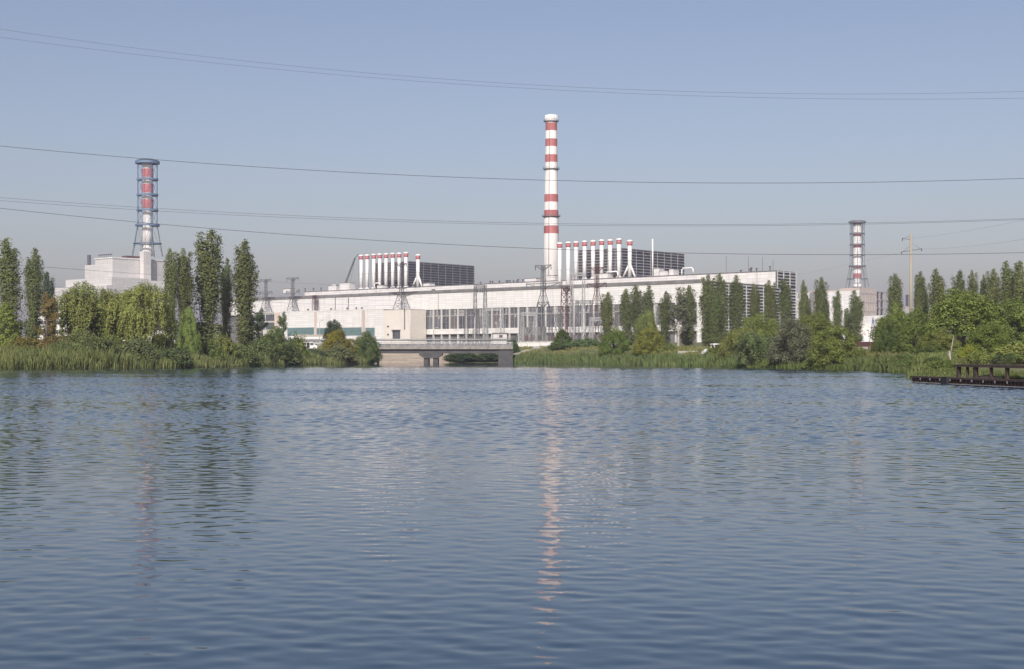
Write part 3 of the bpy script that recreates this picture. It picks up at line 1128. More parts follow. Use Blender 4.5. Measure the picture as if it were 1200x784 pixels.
# pale path leading up from the bridge and the road surface
m = MB()
pts = [(583, 440), (600, 446), (625, 452), (645, 458)]
for (a, Da), (b, Db) in zip(pts[:-1], pts[1:]):
    za, zb = ground_z(a, Da) + .7, ground_z(b, Db) + .35
    m.quad((k_of(a) * Da, Da, za), (k_of(b) * Db, Db, zb), (k_of(b) * Db, Db + 6, zb + .5), (k_of(a) * Da, Da + 6, za + .5))
    m.quad((k_of(a) * Da, Da, za - 2), (k_of(b) * Db, Db, zb - 2), (k_of(b) * Db, Db, zb), (k_of(a) * Da, Da, za))
tag(m.build('path', M['pale_concrete']), 'pale concrete path climbing from the bridge', None, None, 'structure')

# concrete bank under the bridge
m = MB()
n = 20
for q in range(n):
    a, b = 436 + 90 * q / n, 436 + 90 * (q + 1) / n
    for (d0, d1) in ((-4, 1), (1, 10), (10, 22), (22, 34)):
        def P(px, d):
            DD = 452 + d
            return (k_of(px) * DD, DD, ground_z(px, DD) + .12)
        m.quad(P(a, d0), P(b, d0), P(b, d1), P(a, d1))
tag(m.build('concrete_bank', m_panel('bank_slabs', (.6, .49, .36), 3, .6, .65, .3, dirt=(.2, .17, .13), dirt_amt=1.0)), None, None, None, 'structure')


# ------------------------------------------------------------------ bridge
def bridge():
    xl, xr = k_of(330) * 431, k_of(600) * 436 
    y0, y1 = 428.0, 438.0
    r = empty('road_bridge', (0, y0, 0), .012, 'low concrete road bridge with a pale railing over the channel', 'bridge')
    W = y1 - y0
    zt = 5.0
    xr = k_of(601) * y0
    xl0 = k_of(436) * y0
    m = MB(); m.box(xl, xr, 0, W, zt - .55, zt); m.build('deck', M['concrete'], r)
    m = MB(); m.box(xl, xr, -.25, -.003, zt - .75, zt + .25); m.build('deck_edge', M['weathered'], r)
    for i in range(5):
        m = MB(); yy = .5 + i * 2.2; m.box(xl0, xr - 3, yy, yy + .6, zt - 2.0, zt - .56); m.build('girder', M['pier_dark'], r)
    m = MB(); m.box(xl, xr, 1, W - 1, zt + .003, zt + .05); m.build('carriageway', M['asphalt'], r)
    # near railing: posts, rails
    def railing(y, h, rails, step, mat, th):
        m = MB()
        x = xl
        while x < xr:
            m.box(x - th, x + th, y - th, y + th, zt + .25, zt + h)
            x += step
        for q in rails:
            m.box(xl, xr, y - th * .8, y + th * .8, zt + q - th, zt + q + th)
        return m.build('railing', mat, r)
    railing(-.12, 1.45, (.55, .9, 1.4), 2.0, M['light_metal'], .06)
    railing(W + .12, 1.45, (.55, .9, 1.4), 2.0, M['light_metal'], .06)
    # the pale pipe carried along the far side
    m = MB(); m.tube([(xl, W + 1.2, zt + 2.25), (xr - 1, W + 1.2, zt + 2.25)], .32, 10); m.build('pipeline', M['pipe_grey'], r, True)
    m = MB()
    x = xl
    while x < xr:
        m.box(x - .1, x + .1, W + 1.1, W + 1.3, zt - 1, zt + 2)
        x += 5.5
    m.build('pipe_stands', M['light_metal'], r)
    # grey crash barrier
    m = MB(); m.box(xl, xr, .9, .98, zt + .35, zt + .95); m.build('crash_barrier', M['metal'], r)
    m = MB(); m.box(xl, xr, W - .98, W - .9, zt + .35, zt + .95); m.build('crash_barrier', M['metal'], r)
    # pier
    xc = k_of(504.5) * y0
    p = MB()
    for (yy0, yy1) in ((.4, 9.6),):
        p.poly([(xc - 3.5, yy0, 3.0), (xc + 3.5, yy0, 3.0), (xc + 3.5, yy0, 2.4), (xc + 1.9, yy0, 1.5), (xc - 1.9, yy0, 1.5), (xc - 3.5, yy0, 2.4)][::-1])
        p.poly([(xc - 3.5, yy1, 3.0), (xc + 3.5, yy1, 3.0), (xc + 3.5, yy1, 2.4), (xc + 1.9, yy1, 1.5), (xc - 1.9, yy1, 1.5), (xc - 3.5, yy1, 2.4)])
        sec = [(-3.5, 3.0), (3.5, 3.0), (3.5, 2.4), (1.9, 1.5), (-1.9, 1.5), (-3.5, 2.4)]
        for a, b in zip(sec, sec[1:] + sec[:1]):
            p.quad((xc + a[0], yy0, a[1]), (xc + b[0], yy0, b[1]), (xc + b[0], yy1, b[1]), (xc + a[0], yy1, a[1]))
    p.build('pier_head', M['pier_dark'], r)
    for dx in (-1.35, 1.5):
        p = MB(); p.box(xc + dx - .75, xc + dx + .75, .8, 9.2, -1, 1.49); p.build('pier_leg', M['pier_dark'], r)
    # abutments
    p = MB(); p.box(k_of(432) * y0, k_of(437) * y0 + 1.2, .3, W - .3, -1, zt - .57); p.build('abutment', M['concrete'], r)
    xa = k_of(584) * y0
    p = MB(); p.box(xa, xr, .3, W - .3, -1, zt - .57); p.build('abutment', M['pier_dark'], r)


bridge()

# ------------------------------------------------------------------ lamp posts on the bridge
def lamp_post(px, D, yt, label, base=5.0):
    h = z_at(yt, D) - base
    r = empty('lamp_post', (k_of(px) * D, D, base), 0, label, 'lamp post', 'lamp posts along the bridge road')
    m = MB(); m.lathe([(.12, 0), (.07, h)], 8); m.build('post', M['light_metal'], r)
    m = MB(); m.tube([(0, 0, h), (.3, -.3, h + .4), (1.2, -1.0, h + .55)], .05, 5); m.build('arm', M['light_metal'], r)
    m = MB(); m.box(.95, 1.55, -1.25, -.85, h + .45, h + .62); m.build('lamp_head', M['light_metal'], r)


lamp_post(425.5, 445, 361, 'lamp post standing against the white annex left of the beige entrance block')
lamp_post(374.5, 455, 377, 'short lamp post in front of the teal annex windows')
lamp_post(583.5, 444, 377, 'lamp post at the kiosk end of the bridge')
lamp_post(508, 440, 386, 'slim lamp post above the bridge pier')
lamp_post(255.5, 330, 377, 'pale lamp post between the two tallest left poplars', ground_z(255, 330))


# ------------------------------------------------------------------ pylons
def pylon(wx, wy, z0, h, base, label, mat, splay=.5, arms=((1.0, 4.5), (.62, 7.5)), top_w=.55, legs=.42, group='lattice pylons near the hall', rz=TH, rr=.14):
    r = empty('lattice_pylon', (wx, wy, z0), rz, label, 'pylon', group)
    m = MB()
    zk = h * legs
    m.lattice(0, zk, base, top_w * 1.3, 3, rr, rb=rr * .42)
    m.build('legs', mat, r)
    m = MB()
    m.lattice(zk, h, top_w * 1.3, top_w, 6, rr * .9, rb=rr * .42)
    m.build('mast', mat, r)
    for (u, half) in arms:
        z = h * u
        m = MB()
        for s in (1, -1):
            for q in (.35, -.35):
                m.bar((0, q, z), (half * s, 0, z + .1), rr * 1.1, 4)
                m.bar((0, q, z - 2.0), (half * s, 0, z + .05), rr * .9, 4)
            for q in range(1, 5):
                xx = half * s * q / 5
                m.bar((xx, 0, z), (xx * .8, 0, z - 1.6 * (1 - q / 5)), rr * .5, 3)
        m.build('crossarm', mat, r)
        for s in (1, -1):
            i = MB(); i.lathe([(.05, z - 1.9), (.16, z - 1.7), (.16, z - .3), (.05, z)], 6, half * s * .96, 0); i.build('insulator', M['dark_metal'], r)
    return r


def roof_pylon(px, yt, yb, n, base, label, arms, mat=None, **kw):
    x = lx(px, n)
    wx, wy = world(x, n)
    D = dep(px, n)
    z0 = z_at(yb, D)
    return pylon(wx, wy, z0, z_at(yt, D) - z0, base, label, mat or M['metal'], arms=arms, **kw)


roof_pylon(311.5, 327.5, 366, -4.5, 2.6, 'lattice pylon beside the tallest left poplars, half hidden by leaves', ((1.0, 5.0), (.62, 6.0)))
roof_pylon(343, 325.5, 364.5, -4.5, 2.4, 'grey lattice pylon rising from the annex roof right of the poplars', ((1.0, 5.4), (.6, 6.0)))
roof_pylon(470.5, 308, 363.5, -4.5, 3.4, 'dark lattice pylon behind the beige entrance block', ((.98, 4.0), (.52, 11.5)), rr=.16, mat=M['dark_metal'])
roof_pylon(369, 346, 364, -3.5, 1.0, 'short red brown lattice mast on the annex roof', ((.95, 1.6),), mat=M['redbrown_metal'], top_w=.9, group='lattice masts near the hall')


def ground_pylon(px, yt, D, base, label, arms, mat=None, **kw):
    z0 = ground_z(px, D) - .2
    return pylon(k_of(px) * D, D, z0, z_at(yt, D) - z0, base, label, mat or M['metal'], arms=arms, **kw)


ground_pylon(636.5, 311, 560, 5.2, 'tall grey lattice pylon in front of the striped chimney base', ((1.0, 4.2), (.78, 9.0), (.55, 3)), legs=.66)
ground_pylon(664, 336, 600, 1.9, 'red brown lattice mast right of the tall grey pylon', ((.97, 2.0),), mat=M['redbrown_metal'], top_w=1.5, legs=.3, rr=.22, group='lattice masts near the hall')
ground_pylon(699.5, 312, 600, 4.6, 'slim lattice pylon with a reddish look beside the first tall windbreak poplar', ((.98, 3.4), (.78, 5.2)), legs=.66, mat=M['redbrown_metal'])


def gantry(px0, px1, yt, D, label, mat, extra=0, w=.9, rr=.085):
    z0 = ground_z(px0, D) - .2
    x0, x1 = k_of(px0) * D, k_of(px1) * D
    r = empty('line_gantry', ((x0 + x1) / 2, D, z0), TH * .4, label, 'gantry', 'line gantries of the switchyard')
    h = z_at(yt, D) - z0
    hw = (x1 - x0) / 2
    for s in (-1, 1):
        m = MB(); m.lattice(0, h, w, w * .45, 10, rr, cx=hw * s, rb=rr * .55); m.build('mast', mat, r)
    m = MB()
    for zz in (h, h - 1.2):
        for q in (-.4, .4):
            m.bar((-hw - extra, q, zz), (hw + extra, q, zz), rr, 4)
    n = 10
    for i in range(n):
        xa, xb = -hw + 2 * hw * i / n, -hw + 2 * hw * (i + 1) / n
        for q in (-.4, .4):
            m.bar((xa, q, h - 1.2), (xb, q, h), rr * .5, 3)
            m.bar((xa, q, h), (xb, q, h - 1.2), rr * .5, 3)
    m.build('beam', mat, r)
    m = MB()
    m.bar((-hw, 0, h * .1), (hw, 0, h * .6), rr * .7, 4)
    m.bar((hw, 0, h * .1), (-hw, 0, h * .6), rr * .7, 4)
    m.build('cross_brace', mat, r)
    for s in (-.5, 0, .5):
        m = MB(); m.lathe([(.05, h - 3.2), (.16, h - 3), (.16, h - 1.5), (.05, h - 1.25)], 6, hw * s, 0); m.build('insulator', M['dark_metal'], r)


gantry(556.5, 568.8, 334, 560, 'tall two legged line gantry above the bridge end kiosk', M['metal'])
gantry(546, 560, 362, 540, 'lower line gantry to the left of the tall two legged gantry', M['metal'])
gantry(569, 589, 360, 545, 'low gantry between the tall two legged gantry and the kiosk', M['light_metal'])
gantry(670, 684, 320, 590, 'pale thin gantry between the red brown mast and the reddish pylon', M['light_metal'], rr=.085)
gantry(612, 628, 366, 520, 'low gantry in front of the dark screen of the hall', M['light_metal'])
gantry(645, 657, 368, 520, 'low gantry behind the cone shaped bush', M['metal'])
gantry(676, 693, 352, 530, 'medium gantry with crossed braces behind the grey green bush', M['metal'], 4)
gantry(693, 706, 372, 515, 'low gantry at the foot of the reddish pylon', M['light_metal'])

# switchgear: posts with insulators in the yard, each on its own stand
for i, (px, D) in enumerate(((605, 505), (617, 508), (624, 503), (632, 507), (648, 506), (671, 504), (679, 508), (687, 505), (698, 507), (709, 503))):
    z0 = ground_z(px, D) - .1
    r = empty('switchgear_post', (k_of(px) * D, D, z0), random.uniform(-.3, .3), 'small switchgear post on a steel stand behind the white concrete fence', 'switchgear', 'switchgear behind the white fence')
    m = MB(); m.lattice(0, 2.6, .5, .4, 2, .07); m.build('stand', M['metal'], r)
    for s in (-.5, 0, .5):
        m = MB(); m.lathe([(.09, 2.6), (.2, 2.8), (.12, 3.2), (.2, 3.5), (.12, 3.9), (.2, 4.2), (.06, 4.5)], 6, s, 0); m.build('insulator', M['redbrown_metal'] if i % 3 else M['dark_metal'], r)


# ------------------------------------------------------------------ utility pole at the right
def utility_pole():
    D = 262.0
    px = 1067.5
    z0 = ground_z(px, D) - .2
    zt = z_at(273.5, D)
    r = empty('utility_pole', (k_of(px) * D, D, z0), 0, 'tall pale utility pole with two crossarms above the right bushes', 'utility pole')
    h = zt - z0
    m = MB(); m.lathe([(.33, 0), (.23, h)], 12); m.build('pole', M['pole_wood'], r, True)
    S = D / F
    def zz(y):
        return z_at(y, D) - z0
    m = MB(); m.bar((-11.5 * S, 0, zz(295.3)), (13 * S, 0, zz(291.5)), .08, 4); m.bar((0, 0, zz(288)), (-10 * S, 0, zz(295)), .03, 3); m.bar((0, 0, zz(285)), (11 * S, 0, zz(291.5)), .03, 3)
    m.build('crossarm', M['dark_metal'], r)
    m = MB(); m.bar((-10 * S, 0, zz(279.3)), (0, 0, zz(281)), .06, 4); m.bar((-9 * S, 0, zz(279)), (0, 0, zz(276)), .03, 3)
    m.build('crossarm', M['dark_metal'], r)
    for (dx, y) in ((-11, 295), (12.5, 291), (-10, 279)):
        m = MB(); m.lathe([(.03, zz(y) - .55), (.09, zz(y) - .45), (.09, zz(y) - .12), (.03, zz(y))], 6, dx * S, 0); m.build('insulator', M['dark_metal'], r)


utility_pole()


# ------------------------------------------------------------------ power lines
def wire(p0, p1, sag, rad, label, mat='wire', group='power lines across the sky', n=60):
    A, B = Vector(p0), Vector(p1)
    pts = []
    for i in range(n + 1):
        u = i / n
        p = A.lerp(B, u)
        p.z -= sag * 4 * u * (1 - u)
        pts.append(p)
    m = MB(); m.tube(pts, rad, 4)
    tag(m.build('power_line', M[mat], None, True), label, 'power line', group)


def wire3(y0, y1, y2, D, rad, label, mat='wire'):
    """a hanging line in the vertical plane at distance D, given at the left edge, middle and right edge."""
    def z(s):
        a = (y0 + y2) / 2 - y1
        b = (y2 - y0) / 2
        return z_at(y1 + b * s + a * s * s, D)
    S = 1.35
    X = S * 600 / F * D
    A, B = (-X, D, z(-S)), (X, D, z(S))
    sag = (A[2] + B[2]) / 2 - z(0)
    wire(A, B, sag, rad, label, mat)


wire3(34, 98, 107, 170, .013, 'faint power line high in the sky, upper one of the topmost pair')
wire3(43.5, 102.5, 115, 172, .013, 'faint power line high in the sky, lower one of the topmost pair')
wire3(171, 210, 209, 150, .024, 'dark power line passing just below the top of the blue lattice stack')
wire3(231.5, 261, 256, 156, .015, 'power line of the middle pair, the upper of the two')
wire3(235, 263, 257.3, 158, .015, 'power line of the middle pair, the lower of the two')
wire3(244, 290, 296, 150, .022, 'dark power line crossing the lattice stack at its wide ring')
Dq = dep(470, -4.5)
def wp(px, py, D):
    return (k_of(px) * D, D, z_at(py, D))
wire(wp(-70, 304, 215), wp(464, 335, Dq - 8), 1.0, .03, 'pale cable in front of the left poplars, uppermost of three', 'wire_light', 'cables before the left poplars')
wire(wp(-70, 329, 215), wp(478, 352, Dq - 8), .8, .03, 'pale cable in front of the left poplars, middle of three', 'wire_light', 'cables before the left poplars')
wire(wp(-70, 335, 215), wp(478, 358, Dq - 8), .8, .03, 'pale cable in front of the left poplars, lowest of three', 'wire_light', 'cables before the left poplars')
wire(wp(1056, 296, 262), wp(700, 345, 590), 3, .009, 'thin cable from the pole lower left arm towards the switchyard', 'wire', 'cables of the utility pole')
wire(wp(1080, 292, 262), wp(1300, 262, 150), .6, .009, 'thin cable from the pole lower right arm to the right', 'wire', 'cables of the utility pole')
wire(wp(1057, 280, 262), wp(1300, 235, 150), .6, .009, 'thin cable from the pole upper arm to the right', 'wire', 'cables of the utility pole')


# ------------------------------------------------------------------ van, shelter, dock
def van(px, D, label):
    z0 = ground_z(px, D) + .15
    r = empty('parked_van', (k_of(px) * D, D, z0), .12, label, 'van')
    sec = [(-2.2, .35), (2.0, .35), (2.2, .6), (2.15, 1.15), (1.55, 1.3), (1.1, 2.05), (.9, 2.15), (-2.05, 2.15), (-2.25, 1.9)]
    m = MB()
    for s in (-.95, .95):
        pts = [(x, s, z) for x, z in sec]
        m.poly(pts if s < 0 else pts[::-1])
    for a, b in zip(sec, sec[1:] + sec[:1]):
        m.quad((a[0], -.95, a[1]), (a[0], .95, a[1]), (b[0], .95, b[1]), (b[0], -.95, b[1]))
    m.build('body', M['car_white'], r)
    for (x0, x1) in ((-1.9, -.9), (.25, 1.15)):
        m = MB(); m.box(x0, x1, -.975, -.953, 1.25, 1.9); m.build('side_window', M['window'], r)
    m = MB(); m.box(-.7, .1, -.97, -.953, .45, 2.0); m.build('open_side_door', M['black'], r)
    m = MB(); m.poly([(1.56, -.85, 1.32), (1.56, .85, 1.32), (1.13, .85, 2.02), (1.13, -.85, 2.02)]); 
    o = m.build('windscreen', M['window'], r); o.location = (.03, 0, .02)
    for x in (-1.4, 1.4):
        for s in (-.88, .88):
            w = MB(); w.bar((x, s - .12, .35), (x, s + .12, .35), .35, 16); o = w.build('wheel', M['tyre'], r)
            h = MB(); h.bar((x, s - .14, .35), (x, s + .14, .35), .18, 12); h.build('hubcap', M['light_metal'], o)
    for s in (-.7, .7):
        h = MB(); h.box(2.16, 2.22, s - .15, s + .15, .75, .95); h.build('headlight', M['light_metal'], r)


van(362.5, 388, 'white van with dark windows parked among bushes by the road')
D = 318
r = empty('open_shelter', (k_of(842) * D, D, ground_z(842, D)), .2, 'small white open shelter among the poplar trunks', 'shelter')
zt = z_at(402.5, D) - ground_z(842, D)
m = MB(); m.box(-1.6, 1.5, -1, 1.2, zt - .3, zt); m.build('roof', M['white_paint'], r)
for x in (-1.45, 1.2):
    for y in (-.9, 1.0):
        m = MB(); m.box(x, x + .3, y, y + .2, 0, zt - .303); m.build('post', M['white_paint'], r)
m = MB(); m.box(-1.1, 1.15, 1.02, 1.15, 0, zt - .31); m.build('back_panel', M['black'], r)
D = 316
r = empty('parked_car', (k_of(833) * D, D, ground_z(833, D) - .35), .4, 'small white car partly hidden beside the open shelter', 'car')
sec = [(-1.9, .3), (1.9, .3), (1.95, .7), (1.1, .85), (.6, 1.4), (-1.0, 1.4), (-1.6, .9), (-1.95, .8)]
m = MB()
for s in (-.8, .8):
    pts = [(x, s, z) for x, z in sec]
    m.poly(pts if s < 0 else pts[::-1])
for a, b in zip(sec, sec[1:] + sec[:1]):
    m.quad((a[0], -.8, a[1]), (a[0], .8, a[1]), (b[0], .8, b[1]), (b[0], -.8, b[1]))
m.build('body', M['car_white'], r)
m = MB(); m.poly([(-1.2, -.82, .9), (.85, -.82, .9), (.5, -.82, 1.32), (-.9, -.82, 1.32)]); m.build('side_window', M['black'], r)
for x in (-1.2, 1.2):
    for s in (-.75, .75):
        w = MB(); w.bar((x, s - .1, .3), (x, s + .1, .3), .3, 14); w.build('wheel', M['tyre'], r)


def dock():
    A = Vector((k_of(1071) * 129, 129, 0)); B = Vector((k_of(1290) * 97, 97, 0))
    L = (B - A).length
    ang = math.atan2(B.y - A.y, B.x - A.x)
    r = empty('quay_wall', (A.x, A.y, 0), ang, 'rusty brown sheet pile quay wall at the water edge', 'quay')
    m = MB()
    x = 0
    while x < L:      # corrugated sheet piling
        m.box(x, x + .32, -.16, .1, -.8, .42)
        m.box(x + .32, x + .62, 0, .1, -.8, .42)
        x += .62
    m.build('sheet_piles', M['rust'], r)
    m = MB(); m.box(-.1, L, -.3, .35, .423, .58); m.build('cap_beam', M['rust'], r)
    m = MB(); m.box(-.1, L, -.3, -.165, -.2, .06); m.build('waterline_lip', M['concrete'], r)
    m = MB(); m.box(-.1, .25, .351, 9, -.8, .5); m.build('end_return', M['rust'], r)
    m = MB(); m.box(.26, L, .36, 9, -.5, .45); m.build('fill', M['dark_concrete'], r)
    for q in range(9):
        xx = 2.2 + q * 2.1
        m = MB(); m.box(xx - .07, xx + .07, -.36, -.302, .25, .45); m.build('tie_plate', M['fascia'], r)
    xx = 7.8
    m = MB(); m.box(xx - .55, xx + .55, -.55, -.31, -.3, .62); m.build('fender', M['black'], r)
    # frame on the quay
    f0 = 5.3
    r2 = empty('steel_platform', (A.x + math.cos(ang) * f0 - math.sin(ang) * 1.6, A.y + math.sin(ang) * f0 + math.cos(ang) * 1.6, .45), ang, 'low rusty steel platform with a thin railing on the quay', 'platform')
    LL = 13
    for (x, w) in ((.2, .4), (2.1, .12), (3.5, .5), (6.6, .16), (9.4, .3)):
        for y in ((0, 2.6) if x == 9.4 else (0,)):
            m = MB(); m.box(x, x + w, y, y + .25, 0, 1.0); m.build('leg', M['rust'], r2)
    m = MB(); m.box(-.1, LL, -.1, 3, 1.003, 1.22); m.build('deck', M['rust'], r2)
    m = MB()
    x = 0
    while x < LL:
        m.bar((x, -.05, 1.2), (x, -.05, 1.62), .018, 4)
        x += .62
    m.bar((0, -.05, 1.62), (LL, -.05, 1.62), .022, 4)
    m.bar((0, -.05, 1.42), (LL, -.05, 1.42), .016, 4)
    m.build('railing', M['rust'], r2)
    # heaps of sand on the quay
    m = MB()
    for (x, y, s, h) in ((2.2, 1.8, .7, .3), (3.4, 1.4, .9, .35), (4.2, 1.9, .6, .22)):
        m.lathe([(s, 0), (s * .75, h * .6), (s * .3, h), (.02, h * 1.05)], 14, x, y)
    o = m.build('sand_heap', M['pale_concrete'], None, True)
    o.location = r2.location; o.rotation_euler = r2.rotation_euler
    tag(o, 'pale low sand heaps under the rusty steel platform', 'sand', None, 'stuff')


dock()

# ------------------------------------------------------------------ trees
def leaves_mesh(name, C, N, S, asp, mat, droop=0):
    """C centres, N normals, S sizes: one quad per leaf clump."""
    n = len(C)
    R = RNG.normal(size=(n, 3))
    if droop:
        R[:, 2] -= droop
    T = R - (R * N).sum(1, keepdims=True) * N
    T /= np.linalg.norm(T, axis=1, keepdims=True) + 1e-9
    Bv = np.cross(N, T)
    h = (S * asp)[:, None] * T
    w = S[:, None] * Bv
    j = lambda: 1 + RNG.uniform(-.3, .3, (n, 1))
    V = np.stack([C - h * j() - w * .35 * j(), C - h * .2 + w * j(), C + h * j() + w * .2 * j(), C + h * .25 - w * j()], 1).reshape(-1, 3)
    me = bpy.data.meshes.new(name)
    me.vertices.add(n * 4)
    me.vertices.foreach_set('co', V.astype(np.float32).ravel())
    me.loops.add(n * 4)
    me.loops.foreach_set('vertex_index', np.arange(n * 4, dtype=np.int32))
    me.polygons.add(n)
    me.polygons.foreach_set('loop_start', np.arange(0, n * 4, 4, dtype=np.int32))
    me.polygons.foreach_set('loop_total', np.full(n, 4, dtype=np.int32))
    me.materials.append(mat)
    me.update(calc_edges=True)
    me.validate()
    return me


def unit(a):
    return a / (np.linalg.norm(a, axis=1, keepdims=True) + 1e-9)


def clumps(centres, radii, per, size, out_centre, outw=.9, upw=.45, shell=.55):
    C, N, S = [], [], []
    for c, r, p in zip(centres, radii, per):
        d = unit(RNG.normal(size=(p, 3)))
        rad = RNG.uniform(shell, 1.0, (p, 1)) ** .8
        pos = np.array(c) + d * rad * np.array(r)
        o = unit(pos - np.array([out_centre[0], out_centre[1], pos[:, 2].mean() if out_centre[2] is None else out_centre[2]]))
        nn = unit(d * .9 + o * outw + np.array([0, 0, upw]) + RNG.normal(size=(p, 3)) * .36)
        C.append(pos); N.append(nn); S.append(RNG.uniform(.7, 1.3, p) * size)
    return np.concatenate(C), np.concatenate(N), np.concatenate(S)


PROTO = {}


def plume(acc, base, tip, rad, n, size, bulge=.45, up=.35):
    """leaves along one rising bough: a spindle of foliage round the line base-tip."""
    base, tip = np.array(base), np.array(tip)
    u = RNG.uniform(0, 1, n) ** .85
    prof = np.minimum(1, (u + .12) / bulge) * np.maximum(0, 1 - u ** 4.5) ** .55
    a = RNG.uniform(0, 2 * PI, n)
    knot = 1 + .3 * np.sin(u * RNG.uniform(14, 24) + RNG.uniform(0, 6) + 2 * np.sin(a + RNG.uniform(0, 6)))
    r = rad * prof * knot * np.sqrt(RNG.uniform(.12, 1, n))
    d = np.stack([np.cos(a), np.sin(a), np.zeros(n)], 1)
    mid = (base + tip) / 2 * np.array([1.25, 1.25, 1])
    uu = u[:, None]
    pos = base * (1 - uu) ** 2 + 2 * mid * uu * (1 - uu) + tip * uu ** 2 + d * r[:, None] + RNG.normal(0, .2, (n, 3))
    axis = np.stack([pos[:, 0], pos[:, 1], np.zeros(n)], 1)
    nn = unit(d * .8 + unit(axis) * .55 + np.array([0, 0, up]) + RNG.normal(size=(n, 3)) * .38)
    acc.append((pos, nn, RNG.uniform(.65, 1.35, n) * size))


def puff(acc, c, q, n, size, flat=.85, up=.4):
    """one rounded bough end, leafier above than below."""
    d = unit(RNG.normal(size=(n, 3)) + np.array([0, 0, .25]))
    a1, a2 = RNG.uniform(0, 6, 2)
    lump = 1 + .2 * np.sin(d[:, 0] * 5 + a1) * np.sin(d[:, 1] * 5 + a2) + .12 * np.sin(d[:, 2] * 9 + a1)
    r = q * lump * RNG.uniform(.35, 1.08, n) ** .5
    pos = np.array(c) + d * r[:, None] * np.array([1, 1, flat]) + RNG.normal(0, .1, (n, 3))
    pos[:, 2] = np.where(pos[:, 2] < .15, RNG.uniform(.15, .9, n), pos[:, 2])
    nn = unit(d + np.array([0, 0, up]) + RNG.normal(size=(n, 3)) * .38)
    acc.append((pos, nn, RNG.uniform(.65, 1.35, n) * size))


